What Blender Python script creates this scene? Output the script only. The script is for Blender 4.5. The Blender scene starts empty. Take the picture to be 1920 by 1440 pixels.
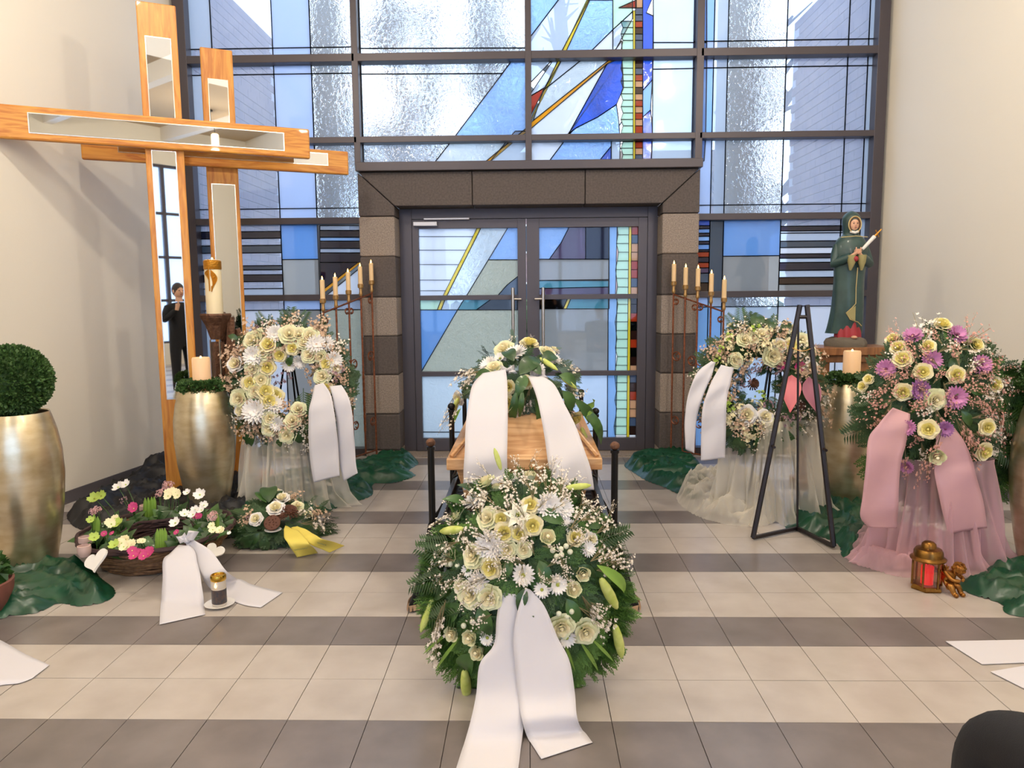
import bpy, math, random
import numpy as np
from mathutils import Vector, Matrix, Quaternion
C = bpy.context.scene.collection
sc = bpy.context.scene
PI = math.pi
rnd = random.Random(7)

# ------------------------------------------------------------------ camera
FPX, PITCH, YAW, ROLL, CH, CX = 1403.38, 0.118184, -0.022755, -0.0082227, 1.55902, 0.902911
def axes():
    cy, sy, cp, sp, cr, sr = math.cos(YAW), math.sin(YAW), math.cos(PITCH), math.sin(PITCH), math.cos(ROLL), math.sin(ROLL)
    f = Vector((sy*cp, cy*cp, -sp)); rt = Vector((cy, -sy, 0)); up = rt.cross(f)
    return rt*cr+up*sr, -rt*sr+up*cr, f
AX, AY, AF = axes()
CAM = Vector((CX, 0, CH))
cd = bpy.data.cameras.new('camera'); cam = bpy.data.objects.new('camera', cd); C.objects.link(cam)
cd.sensor_width = 36; cd.lens = FPX*36/1920; cd.clip_start = 0.05; cd.clip_end = 200
m = Matrix((AX, AY, -AF)).transposed().to_4x4(); m.translation = CAM; cam.matrix_world = m
sc.camera = cam
def ray(px, py): return AF + AX*((px-960)/FPX) - AY*((py-720)/FPX)
def at(px, py, Y):                       # point of the plane y = Y seen at that place of the photograph
    d = ray(px, py); return CAM + d*(Y/d.y)
def gnd(px, py, z=0.0):                  # point of the plane z = z
    d = ray(px, py); return CAM + d*((z-CH)/d.z)
def proj(p):
    d = Vector(p)-CAM; z = d.dot(AF); return 960+FPX*d.dot(AX)/z, 720-FPX*d.dot(AY)/z, z

# ------------------------------------------------------------------ world, lights, exposure
w = bpy.data.worlds.new('world'); sc.world = w; w.use_nodes = True
nt = w.node_tree; bg = nt.nodes['Background']
tc = nt.nodes.new('ShaderNodeTexCoord'); nz = nt.nodes.new('ShaderNodeTexNoise'); nz.inputs['Scale'].default_value = 2.2; nz.inputs['Detail'].default_value = 5
rp = nt.nodes.new('ShaderNodeValToRGB'); rp.color_ramp.elements[0].position = .35; rp.color_ramp.elements[1].position = .7
rp.color_ramp.elements[0].color = (.74, .86, 1, 1); rp.color_ramp.elements[1].color = (.95, .98, 1, 1)
nt.links.new(tc.outputs['Generated'], nz.inputs['Vector']); nt.links.new(nz.outputs['Fac'], rp.inputs['Fac']); nt.links.new(rp.outputs['Color'], bg.inputs['Color'])
bg.inputs['Strength'].default_value = 4.6
def area(name, loc, rot, sx, sy, power, col):
    l = bpy.data.lights.new(name, 'AREA'); l.shape = 'RECTANGLE'; l.size = sx; l.size_y = sy; l.energy = power; l.color = col
    o = bpy.data.objects.new(name, l); C.objects.link(o); o.location = loc; o.rotation_euler = rot; return o
area('daylight_through_rear_windows', (1.3, -6.3, 2.6), (math.radians(-90), 0, 0), 1.9, 4.3, 560, (.97, .98, 1))
area('ceiling_fill', (1.0, 2.2, 5.28), (0, 0, 0), 5.5, 6.0, 110, (1, .93, .82))  # added fill panel that brightens the room from above, not a fitting of it
for lx, ly in ((2.84, 3.72), (-1.03, 3.72), (3.36, .2), (-1.5, .2), (3.6, -3), (-1.6, -3)):   # the pendant lamps
    l = bpy.data.lights.new('pendant_light', 'POINT'); l.energy = 142; l.color = (1, .90, .76); l.shadow_soft_size = .08; o = bpy.data.objects.new('pendant_light', l); C.objects.link(o); o.location = (lx, ly, 4.38)
sc.view_settings.view_transform = 'Standard'; sc.view_settings.look = 'None'; sc.view_settings.gamma = 1
sc.view_settings.exposure = -0.22
sc.cycles.max_bounces = 10; sc.cycles.transparent_max_bounces = 24; sc.cycles.transmission_bounces = 8

# ------------------------------------------------------------------ materials
def lin(h):
    h = h.lstrip('#'); r = []
    for i in (0, 2, 4):
        c = int(h[i:i+2], 16)/255; r.append(c/12.92 if c <= .04045 else ((c+.055)/1.055)**2.4)
    return (*r, 1)
MATS = {}
def mat(name, col, rough=.6, metal=0, col2=None, nscale=8, bump=0, bscale=60, stretch=None, spec=None, trans=0, sss=0, coat=0, emis=None, estr=0, alpha=1, bdist=.01, detail=4):
    m = bpy.data.materials.new(name); m.use_nodes = True; MATS[name] = m
    t = m.node_tree; b = t.nodes['Principled BSDF']
    b.inputs['Base Color'].default_value = lin(col); b.inputs['Roughness'].default_value = rough; b.inputs['Metallic'].default_value = metal
    if spec is not None: b.inputs['Specular IOR Level'].default_value = spec
    if trans: b.inputs['Transmission Weight'].default_value = trans
    if coat: b.inputs['Coat Weight'].default_value = coat; b.inputs['Coat Roughness'].default_value = .15
    if sss: b.inputs['Subsurface Weight'].default_value = sss; b.inputs['Subsurface Radius'].default_value = (.02, .015, .01)
    if emis: b.inputs['Emission Color'].default_value = lin(emis); b.inputs['Emission Strength'].default_value = estr
    if alpha < 1: b.inputs['Alpha'].default_value = alpha
    if col2 or bump:
        g = t.nodes.new('ShaderNodeNewGeometry'); mp = t.nodes.new('ShaderNodeMapping'); t.links.new(g.outputs['Position'], mp.inputs['Vector'])
        if stretch: mp.inputs['Scale'].default_value = stretch
    if col2:
        n = t.nodes.new('ShaderNodeTexNoise'); n.inputs['Scale'].default_value = nscale; n.inputs['Detail'].default_value = detail
        r = t.nodes.new('ShaderNodeValToRGB'); r.color_ramp.elements[0].position = .32; r.color_ramp.elements[1].position = .68
        r.color_ramp.elements[0].color = lin(col); r.color_ramp.elements[1].color = lin(col2)
        t.links.new(mp.outputs[0], n.inputs['Vector']); t.links.new(n.outputs['Fac'], r.inputs['Fac']); t.links.new(r.outputs['Color'], b.inputs['Base Color'])
    if bump:
        n = t.nodes.new('ShaderNodeTexNoise'); n.inputs['Scale'].default_value = bscale; n.inputs['Detail'].default_value = 4
        bp = t.nodes.new('ShaderNodeBump'); bp.inputs['Strength'].default_value = bump; bp.inputs['Distance'].default_value = bdist
        t.links.new(mp.outputs[0], n.inputs['Vector']); t.links.new(n.outputs['Fac'], bp.inputs['Height']); t.links.new(bp.outputs[0], b.inputs['Normal'])
    return m
def wood(name, c1, c2, scale=(1, 14, 14), rough=.45, coat=.2):
    m = bpy.data.materials.new(name); m.use_nodes = True; MATS[name] = m; t = m.node_tree; b = t.nodes['Principled BSDF']
    tcn = t.nodes.new('ShaderNodeTexCoord'); mp = t.nodes.new('ShaderNodeMapping'); mp.inputs['Scale'].default_value = scale
    n = t.nodes.new('ShaderNodeTexNoise'); n.inputs['Scale'].default_value = 2.2; n.inputs['Detail'].default_value = 7; n.inputs['Distortion'].default_value = 1.4
    r = t.nodes.new('ShaderNodeValToRGB'); e = r.color_ramp.elements; e[0].position = .3; e[0].color = lin(c1); e[1].position = .62; e[1].color = lin(c2)
    b.inputs['Roughness'].default_value = rough; b.inputs['Coat Weight'].default_value = coat
    L = t.links.new; L(tcn.outputs['Object'], mp.inputs[0]); L(mp.outputs[0], n.inputs['Vector']); L(n.outputs['Fac'], r.inputs[0]); L(r.outputs[0], b.inputs['Base Color'])
    bp = t.nodes.new('ShaderNodeBump'); bp.inputs['Strength'].default_value = .08; L(n.outputs['Fac'], bp.inputs['Height']); L(bp.outputs[0], b.inputs['Normal'])
    return m
def glass(name, tint, opal=.15, textured=0, opalcol=None, gloss=.06, bs=18):
    """stained-glass sheet: clear tinted share, milky share, surface reflection; textured sheets bend what is behind"""
    m = bpy.data.materials.new(name); m.use_nodes = True; MATS[name] = m; t = m.node_tree; L = t.links.new
    t.nodes.remove(t.nodes['Principled BSDF']); out = t.nodes['Material Output']
    bp = None
    if textured:
        g = t.nodes.new('ShaderNodeNewGeometry'); n = t.nodes.new('ShaderNodeTexNoise'); n.inputs['Scale'].default_value = bs; n.inputs['Detail'].default_value = 3; n.inputs['Distortion'].default_value = 1.2
        bp = t.nodes.new('ShaderNodeBump'); bp.inputs['Strength'].default_value = textured; bp.inputs['Distance'].default_value = .02
        L(g.outputs['Position'], n.inputs['Vector']); L(n.outputs['Fac'], bp.inputs['Height'])
        a = t.nodes.new('ShaderNodeBsdfRefraction'); a.inputs['IOR'].default_value = 1.35; a.inputs['Roughness'].default_value = .04; L(bp.outputs[0], a.inputs['Normal'])
    else: a = t.nodes.new('ShaderNodeBsdfTransparent')
    a.inputs['Color'].default_value = lin(tint)
    o = t.nodes.new('ShaderNodeBsdfTranslucent'); o.inputs['Color'].default_value = lin(opalcol or tint)
    d = t.nodes.new('ShaderNodeBsdfDiffuse'); d.inputs['Color'].default_value = lin(opalcol or tint)
    md = t.nodes.new('ShaderNodeMixShader'); md.inputs[0].default_value = .25; L(o.outputs[0], md.inputs[1]); L(d.outputs[0], md.inputs[2])
    m1 = t.nodes.new('ShaderNodeMixShader'); m1.inputs[0].default_value = opal; L(a.outputs[0], m1.inputs[1]); L(md.outputs[0], m1.inputs[2])
    gl = t.nodes.new('ShaderNodeBsdfGlossy'); gl.inputs['Roughness'].default_value = .03
    if bp: L(bp.outputs[0], gl.inputs['Normal'])
    m2 = t.nodes.new('ShaderNodeMixShader'); m2.inputs[0].default_value = gloss; L(m1.outputs[0], m2.inputs[1]); L(gl.outputs[0], m2.inputs[2])
    L(m2.outputs[0], out.inputs['Surface']); return m
def sheer(name, col, alpha=.45):
    m = bpy.data.materials.new(name); m.use_nodes = True; MATS[name] = m; t = m.node_tree; L = t.links.new
    t.nodes.remove(t.nodes['Principled BSDF']); out = t.nodes['Material Output']
    d = t.nodes.new('ShaderNodeBsdfDiffuse'); d.inputs[0].default_value = lin(col); tr = t.nodes.new('ShaderNodeBsdfTranslucent'); tr.inputs[0].default_value = lin(col)
    mx = t.nodes.new('ShaderNodeMixShader'); mx.inputs[0].default_value = .3; L(d.outputs[0], mx.inputs[1]); L(tr.outputs[0], mx.inputs[2])
    lw = t.nodes.new('ShaderNodeLayerWeight'); lw.inputs[0].default_value = .35
    mr = t.nodes.new('ShaderNodeMapRange'); mr.inputs['To Min'].default_value = alpha; mr.inputs['To Max'].default_value = min(1, alpha+.5); L(lw.outputs['Facing'], mr.inputs['Value'])
    tp = t.nodes.new('ShaderNodeBsdfTransparent'); m2 = t.nodes.new('ShaderNodeMixShader'); L(mr.outputs[0], m2.inputs[0]); L(tp.outputs[0], m2.inputs[1]); L(mx.outputs[0], m2.inputs[2])
    L(m2.outputs[0], out.inputs['Surface']); return m

M = MATS
mat('wall_paint', '#E6DFD0', .85, bump=.05, bscale=90)
mat('ceiling_paint', '#B8A284', .8)
mat('beam_white', '#E8E2D8', .7)
mat('skirting', '#5C585C', .5)
mat('grout', '#4A423E', .9)
mat('tile_light', '#BDB5AE', .3, col2='#AEA59D', nscale=5, detail=8, spec=.5)
mat('tile_dark', '#6B6462', .3, col2='#807876', nscale=4, detail=8, spec=.5)
mat('frame_metal', '#4C464A', .42, .35)
mat('door_metal', '#545057', .45, .35)
mat('stone_light', '#A2958B', .85, col2='#7E736B', nscale=90, bump=.7, bscale=120)
mat('stone_dark', '#5F5653', .8, col2='#4D4644', nscale=60, bump=.35, bscale=120)
mat('lead', '#20242C', .5, .3)
mat('steel', '#C8C4C0', .28, 1)
mat('steel_plate', '#B8B6B8', .4, .7)
mat('pavement', '#8E9499', .9, col2='#A6ABAF', nscale=2)
mat('brick_hazed', '#9C8688', .9, col2='#7A6C7A', nscale=4, bump=.2)  # brick red greyed towards lilac: outdoor haze put into the colour
mat('mortar', '#D0D0D4', .9)  # paled as well, the same haze in its colour
mat('concrete', '#75797A', .8)
mat('plaster_white', '#DCE2EA', .8)
mat('bark', '#48505A', .9, bump=.5, bscale=20)
mat('hedge_green', '#3E5A3C', .9)
glass('glass_clear', '#DCE8FA', .26, opalcol='#DCE8FA')  # milky share raised to lay haze over the view outside
glass('glass_pale', '#DAE6F6', .5, opalcol='#D8E6F6')
glass('glass_opal', '#CCDEFA', .85, opalcol='#CEE0FC')
glass('glass_sky', '#B2D2F4', .6, opalcol='#B2D2F4')
glass('glass_blue', '#5A8ADC', .5, opalcol='#5E94E4', textured=.15)
glass('glass_strong_blue', '#92BAE8', .75, opalcol='#9AC2EC')
glass('glass_navy', '#38456E', .3, opalcol='#3E4A72')
glass('glass_slate', '#76889A', .4, opalcol='#7A8C9E')
glass('glass_grey', '#B6BABE', .6, opalcol='#BABEC2')
glass('glass_teal', '#7CB4C4', .5, opalcol='#80B8C8')
glass('glass_black', '#14161C', .5, opalcol='#14161C')
glass('glass_mint', '#D2EEE6', .75, opalcol='#D6F0E8')
glass('glass_yellow', '#E8DC60', .75, opalcol='#F0E46A')
glass('glass_gold', '#ECBE44', .75, opalcol='#F4C84C')
glass('glass_red', '#C04838', .7, opalcol='#D25040')
glass('glass_white', '#E4ECFA', .75, opalcol='#E8F0FC')
glass('glass_purple', '#8A7C9A', .35, opalcol='#8A7E9C')
glass('glass_terracotta', '#B85C3E', .75, opalcol='#C4623E')
glass('glass_beige', '#D2B49A', .75, opalcol='#DCBEA4')
glass('glass_steel', '#6E8098', .7, opalcol='#788AA2')
glass('glass_brown', '#4E3432', .6, opalcol='#5A3C38')
glass('glass_rippled', '#EEF5FE', .12, textured=.22, opalcol='#E4F0FE', bs=26)
glass('glass_rippled_sky', '#BCD8FA', .45, textured=.5, opalcol='#B8D6FA')
glass('glass_rippled_green', '#D6DCD6', .5, textured=.7, opalcol='#C6CCC8', bs=30)
glass('glass_rippled_pale', '#DCE6F0', .5, textured=.4, opalcol='#DAE6F0')

# ------------------------------------------------------------------ mesh helpers
def tag(o, label=None, cat=None, group=None, kind=None):
    if label: o['label'] = label
    if cat: o['category'] = cat
    if group: o['group'] = group
    if kind: o['kind'] = kind
    return o
def T(o, parent):
    if parent is not None:
        o.parent = parent; o.matrix_parent_inverse = parent['_w'] if '_w' in parent and False else Matrix.Translation(-WL(parent))
    return o
def WL(o):                               # world location of an unrotated empty / mesh that sits at the origin
    v = Vector(o.location)
    return v if o.parent is None else v
def empty(name, loc, label=None, cat=None, group=None, kind=None):
    o = bpy.data.objects.new(name, None); o.empty_display_size = .05; o.location = loc; C.objects.link(o)
    return tag(o, label, cat, group, kind)
def mesh(name, v, f, mats=None, mi=None, smooth=False):
    me = bpy.data.meshes.new(name); me.from_pydata([tuple(p) for p in v], [], [tuple(q) for q in f])
    for x in (mats if isinstance(mats, (list, tuple)) else [mats]):
        if x: me.materials.append(M[x] if isinstance(x, str) else x)
    if mi: me.polygons.foreach_set('material_index', mi)
    if smooth: me.polygons.foreach_set('use_smooth', [True]*len(me.polygons))
    me.update(); return me
def link(name, me, parent=None, loc=None, M4=None):
    o = bpy.data.objects.new(name, me); C.objects.link(o)
    if M4 is not None: o.matrix_world = M4
    if loc is not None: o.location = loc
    if parent is not None:
        b = M4 if M4 is not None else Matrix.Translation(loc if loc is not None else (0, 0, 0))
        o.parent = parent; pw = ROOTW(parent)
        o.matrix_basis = b; o.matrix_parent_inverse = pw.inverted()
    return o
def ROOTW(p):
    if p.parent is None: return p.matrix_basis.copy()
    return ROOTW(p.parent) @ p.matrix_parent_inverse @ p.matrix_basis
class MB:
    def __init__(s): s.v = []; s.f = []; s.m = []; s.c = 0
    def add(s, v, f, m=None):
        k = len(s.v); s.v += [tuple(p) for p in v]; s.f += [tuple(i+k for i in q) for q in f]; s.m += [s.c if m is None else m]*len(f); return s
    def box(s, x0, x1, y0, y1, z0, z1):
        return s.add([(x0,y0,z0),(x1,y0,z0),(x1,y1,z0),(x0,y1,z0),(x0,y0,z1),(x1,y0,z1),(x1,y1,z1),(x0,y1,z1)],
                     [(3,2,1,0),(4,5,6,7),(0,1,5,4),(1,2,6,5),(2,3,7,6),(3,0,4,7)])
    def obox(s, c, ax, ay, az, hx, hy, hz):
        c = Vector(c); P = [c+ax*(i*hx)+ay*(j*hy)+az*(k*hz) for k in (-1, 1) for i, j in ((-1,-1),(1,-1),(1,1),(-1,1))]
        return s.add(P, [(3,2,1,0),(4,5,6,7),(0,1,5,4),(1,2,6,5),(2,3,7,6),(3,0,4,7)])
    def prism(s, poly, off):             # poly: planar 3D points, off: extrusion vector
        n = len(poly); off = Vector(off); a = [Vector(p) for p in poly]
        return s.add(a+[p+off for p in a], [tuple(range(n)), tuple(range(2*n-1, n-1, -1))]+[(i, i+n, (i+1) % n+n, (i+1) % n) for i in range(n)])
    def bar(s, a, b, wd, dp, nrm=(0, 1, 0)):   # flat bar from a to b, width wd in plane, depth dp along nrm
        a = Vector(a); b = Vector(b); d = (b-a).normalized(); n = Vector(nrm); u = d.cross(n).normalized()
        return s.obox((a+b)/2, d, u, n, (b-a).length/2, wd/2, dp/2)
    def tube(s, pts, r, n=8, caps=True):
        pts = [Vector(p) for p in pts]; R = r if isinstance(r, (list, tuple)) else [r]*len(pts); V = []; F = []
        prev = None
        for i, p in enumerate(pts):
            d = (pts[min(i+1, len(pts)-1)]-pts[max(i-1, 0)])
            d = d.normalized() if d.length > 1e-9 else Vector((0, 0, 1))
            if prev is None: u = d.orthogonal().normalized()
            else:
                u = prev-d*prev.dot(d); u = u.normalized() if u.length > 1e-6 else d.orthogonal().normalized()
            prev = u; w_ = d.cross(u)
            V += [p+(u*math.cos(2*PI*k/n)+w_*math.sin(2*PI*k/n))*R[i] for k in range(n)]
        for i in range(len(pts)-1):
            for k in range(n): F.append((i*n+k, i*n+(k+1) % n, (i+1)*n+(k+1) % n, (i+1)*n+k))
        if caps: F += [tuple(range(n-1, -1, -1)), tuple(range((len(pts)-1)*n, len(pts)*n))]
        return s.add(V, F)
    def lathe(s, prof, c, n=24, cap=True, fold=None):    # prof: (r, z)
        V = []; F = []
        for (r, z) in prof:
            for k in range(n):
                a = 2*PI*k/n; rr = r*(fold(a, z) if fold else 1); V.append((c[0]+rr*math.cos(a), c[1]+rr*math.sin(a), c[2]+z))
        for i in range(len(prof)-1):
            for k in range(n): F.append((i*n+k, i*n+(k+1) % n, (i+1)*n+(k+1) % n, (i+1)*n+k))
        if cap: F += [tuple(range(n-1, -1, -1)), tuple(range((len(prof)-1)*n, len(prof)*n))]
        return s.add(V, F)
    def grid(s, fn, nu, nv):
        V = [fn(i/nu, j/nv) for j in range(nv+1) for i in range(nu+1)]
        return s.add(V, [(j*(nu+1)+i, j*(nu+1)+i+1, (j+1)*(nu+1)+i+1, (j+1)*(nu+1)+i) for j in range(nv) for i in range(nu)])
    def ball(s, c, r, n=12, mm=8, sc_=(1, 1, 1)):
        V = []; F = []; c = Vector(c)
        for j in range(mm+1):
            t = PI*j/mm
            for k in range(n):
                a = 2*PI*k/n; V.append(c+Vector((math.sin(t)*math.cos(a)*r*sc_[0], math.sin(t)*math.sin(a)*r*sc_[1], math.cos(t)*r*sc_[2])))
        for j in range(mm):
            for k in range(n): F.append((j*n+k, (j+1)*n+k, (j+1)*n+(k+1) % n, j*n+(k+1) % n))
        return s.add(V, F)
    def build(s, name, mats, parent=None, smooth=False, bevel=0, kind=None, solid=0, angle=40):
        me = mesh(name, s.v, s.f, mats, s.m if isinstance(mats, (list, tuple)) else None, smooth)
        o = link(name, me, parent)
        if solid: q = o.modifiers.new('solid', 'SOLIDIFY'); q.thickness = solid; q.offset = 0
        if bevel: q = o.modifiers.new('bevel', 'BEVEL'); q.width = bevel; q.segments = 2; q.limit_method = 'ANGLE'
        if smooth and angle:
            try: me.set_sharp_from_angle(angle=math.radians(angle))
            except Exception: pass
        if kind: o['kind'] = kind
        return o
def struct(o): o['kind'] = 'structure'; return o
def bilerp(p, q, t): return Vector(p)*(1-t)+Vector(q)*t
def crom(P, t):                          # Catmull-Rom through a list of tuples, t in 0..1
    n = len(P)-1; x = min(max(t, 0), .99999)*n; i = int(x); u = x-i
    p0, p1, p2, p3 = P[max(i-1, 0)], P[i], P[i+1], P[min(i+2, n)]
    return tuple(.5*((2*b)+(-a+c)*u+(2*a-5*b+4*c-d)*u*u+(-a+3*b-3*c+d)*u**3) for a, b, c, d in zip(p0, p1, p2, p3))

# ------------------------------------------------------------------ room shell
def xl(Y): return -2.40+.14*(Y-7.25)     # inner face of the left wall
def xr(Y): return 4.225+.15*(7.25-Y)
YB = -6.2; ZC = 5.4
fl = struct(MB().box(-5.2, 7.2, YB-.3, 7.45, -.15, -.006).build('floor', 'grout'))
S = .30; Y0 = 2.592
TM = {}
for k_, nm in ((0, 'tile_light'), (1, 'tile_dark')):
    TM[k_] = mesh('tile', [(x, y, z) for z in (-.014, .0) for x, y in ((.0015, .0015), (S-.0015, .0015), (S-.0015, S-.0015), (.0015, S-.0015))],
                  [(3,2,1,0),(4,5,6,7),(0,1,5,4),(1,2,6,5),(2,3,7,6),(3,0,4,7)], nm)
tl = []
for r in range(-30, 16):
    ya = Y0+r*S
    for c in range(-16, 23):
        xa = c*S; xc, yc = xa+S/2, ya+S/2
        if xc+S/2 < xl(yc)-.02 or xc-S/2 > xr(yc)+.02 or ya+S > 7.4: continue
        px, py, z = proj((xc, yc, 0)) if yc > .8 else (0, 9999, 1)
        vis = -90 < px < 2010 and py < 1490
        tl.append((0 if vis else 1, yc if vis else 99-yc, xa, ya, 1 if r % 3 == 2 else 0))
tl.sort()
for i, (vz, _, xa, ya, dk) in enumerate(tl[:300]):
    link('tile', TM[dk], fl, loc=(xa, ya, rnd.uniform(-.0006, .0006)))
for dk in (0, 1):
    b = MB()
    for (vz, _, xa, ya, d) in tl[300:]:
        if d == dk: b.box(xa+.0015, xa+S-.0015, ya+.0015, ya+S-.0015, -.014, 0)
    b.build('tile_field', 'tile_dark' if dk else 'tile_light', fl, kind='stuff')
b = MB(); b.prism([(xl(7.42), 7.42, 0), (xl(YB), YB, 0), (xl(YB)-.25, YB, 0), (xl(7.42)-.25, 7.42, 0)], (0, 0, ZC)); struct(b.build('wall_left', 'wall_paint'))
b = MB(); b.prism([(xr(7.42), 7.42, 0), (xr(7.42)+.25, 7.42, 0), (xr(YB)+.25, YB, 0), (xr(YB), YB, 0)], (0, 0, ZC)); struct(b.build('wall_right', 'wall_paint'))
b = MB(); b.prism([(xl(7.18)+.012, 7.18, 0), (xl(YB)+.012, YB, 0), (xl(YB)-.01, YB, 0), (xl(7.18)-.01, 7.18, 0)], (0, 0, .095)); struct(b.build('baseboard_left', 'skirting'))
b = MB(); b.prism([(xr(7.18)-.012, 7.18, 0), (xr(7.18)+.01, 7.18, 0), (xr(YB)+.01, YB, 0), (xr(YB)-.012, YB, 0)], (0, 0, .075)); struct(b.build('baseboard_right', 'skirting'))
cl = struct(MB().box(-5.2, 7.2, YB-.3, 7.45, ZC, ZC+.2).build('ceiling', 'ceiling_paint'))
for x in (-3.0, -.6, 1.8, 4.2): MB().box(x-.09, x+.09, YB, 7.1, ZC-.3, ZC).build('ceiling_beam', 'beam_white', cl)
# rear wall with big windows (seen only in the mirrors)
b = MB(); b.box(-5.2, 7.2, YB-.25, YB, 0, .5); b.box(-5.2, 7.2, YB-.25, YB, 4.6, ZC); b.box(-5.2, -2.9, YB-.25, YB, .5, 4.6); b.box(5.3, 7.2, YB-.25, YB, .5, 4.6); struct(b.build('wall_back', 'wall_paint'))
wb = struct(empty('window_4', (1.2, YB-.1, .5)))
for i in range(8):
    x = -2.9+i*8.2/7; MB().box(x-.04, x+.04, YB-.15, YB-.05, .5, 4.6).build('mullion', 'frame_metal', wb)
for z in (.52, 1.5, 2.5, 3.5, 4.57): MB().box(-2.9, 5.3, YB-.14, YB-.06, z-.03, z+.03).build('transom_bar', 'frame_metal', wb)
for i in range(7):
    x = -2.9+i*8.2/7; MB().box(x+.04, x+8.2/7-.04, YB-.11, YB-.1, .53, 4.55).build('pane', 'glass_clear', wb)

# ------------------------------------------------------------------ the glazed front
YF, YG = 7.20, 7.31
ZB = [(1.52, 1.58), (2.245, 2.305), (2.99, 3.045), (3.722, 3.792), (4.58, 4.64)]
def bars(parent, x0, x1, zs):
    for z0, z1 in zs: MB().box(x0, x1, YF, YG+.03, z0, z1).build('transom_bar', 'frame_metal', parent, bevel=.003)
def mull(parent, x0, x1, z0, z1=ZC, y0=YF): MB().box(x0, x1, y0, YG+.04, z0, z1).build('mullion', 'frame_metal', parent, bevel=.003)
came = {}
def pane(parent, P, mt, lead=.008, poly3=None):
    pts = [at(x, y, YG) for x, y in P] if poly3 is None else [Vector((x, YG, z)) for x, z in poly3]
    ctr = sum(pts, Vector())/len(pts)
    MB().prism([p+Vector((0, -.003, 0)) for p in pts], (0, .006, 0)).build('pane', mt, parent)
    cb = came.setdefault(parent.name, (MB(), parent))[0]
    n = len(pts)
    for i in range(n):
        a, b_ = pts[i], pts[(i+1) % n]
        if (b_-a).length > .004: cb.bar(a, b_, lead, .014)
W1 = struct(empty('window_1', (-1.5, YF, 0))); W2 = struct(empty('window_2', (.9, YF, 2.75))); W3 = struct(empty('window_3', (3.3, YF, 0)))
XA, XB_ = -2.265, -.725            # left bay, clear width
mull(W1, -2.375, XA, 0); mull(W1, -.725, -.666, 2.78)
mull(W2, .883, .941, 2.78); mull(W3, 2.459, 2.525, 2.78); mull(W3, 4.10, 4.20, 0)
bars(W1, XA, -.70, ZB); bars(W3, 2.50, 4.10, ZB); bars(W2, -.67, .883, [ZB[2], ZB[3], ZB[4]]); bars(W2, .941, 2.46, [ZB[2], ZB[3], ZB[4]])
MB().box(XA, -.62, YF, YG+.04, 0, .07).build('sill', 'frame_metal', W1); MB().box(2.44, 4.10, YF, YG+.04, 0, .07).build('sill', 'frame_metal', W3)
def col_panes(parent, x0, x1, rows):
    for z0, z1, mt in rows: pane(parent, None, mt, poly3=[(x0, z0), (x1, z0), (x1, z1), (x0, z1)])
# left bay: columns
L0, L1, L2, L3, L4 = -2.285, at(396, 60, YG).x, at(512, 100, YG).x, at(584, 130, YG).x, -.66
zA1, zA0 = at(480, 91, YG).z, at(480, 140, YG).z; zC1 = at(480, 392, YG).z; zD0 = at(480, 582, YG).z
def rows_std(mA, mB, mC, mid, mE):
    return [(.05, zD0, mE), (zD0, 1.55, mB)]+mid+[(2.275, zC1, mB), (zC1, 3.02, mC), (3.02, zA0, mA), (zA0, 3.75, mB), (3.75, zA1, mB), (zA1, 4.6, mA), (4.6, 5.38, mA)]
def stripes(ys, mts, X=500):
    zz = [at(X, y, YG).z for y in ys]; zz[0] = 2.275; zz[-1] = 1.55
    return [(zz[i+1], zz[i], mts[i]) for i in range(len(mts))]
sb = stripes([423, 434, 447, 460, 474, 498, 506, 515, 528, 541, 553], ['glass_clear', 'glass_navy', 'glass_clear', 'glass_slate', 'glass_clear', 'glass_slate', 'glass_clear', 'glass_navy', 'glass_clear', 'glass_pale'])
col_panes(W1, L0, L1, rows_std('glass_pale', 'glass_clear', 'glass_clear', sb, 'glass_pale'))
col_panes(W1, L1, L2, rows_std('glass_clear', 'glass_clear', 'glass_clear', sb, 'glass_white'))
col_panes(W1, L2, L3, rows_std('glass_opal', 'glass_opal', 'glass_opal', stripes([423, 487, 553], ['glass_strong_blue', 'glass_grey']), 'glass_grey'))
rs = rows_std('glass_clear', 'glass_clear', 'glass_clear', [], 'glass_rippled_green'); rs = [(a, b_, 'glass_rippled' if a > 2 else m_) for a, b_, m_ in rs]
col_panes(W1, L3, L4, rs)
ys = [423, 432, 445, 452, 466, 474, 492]; ms = ['glass_clear', 'glass_navy', 'glass_sky', 'glass_navy', 'glass_clear', 'glass_navy']
for i, mt in enumerate(ms): pane(W1, [(600, ys[i]), (677, ys[i]), (677, ys[i+1]), (600, ys[i+1])], mt)
pane(W1, [(600, 492), (671, 492), (602, 546)], 'glass_navy'); pane(W1, [(602, 546), (671, 492), (678, 492), (602, 554)], 'glass_gold', .003); pane(W1, [(612, 554), (678, 500), (678, 558), (612, 558)], 'glass_white')
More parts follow.
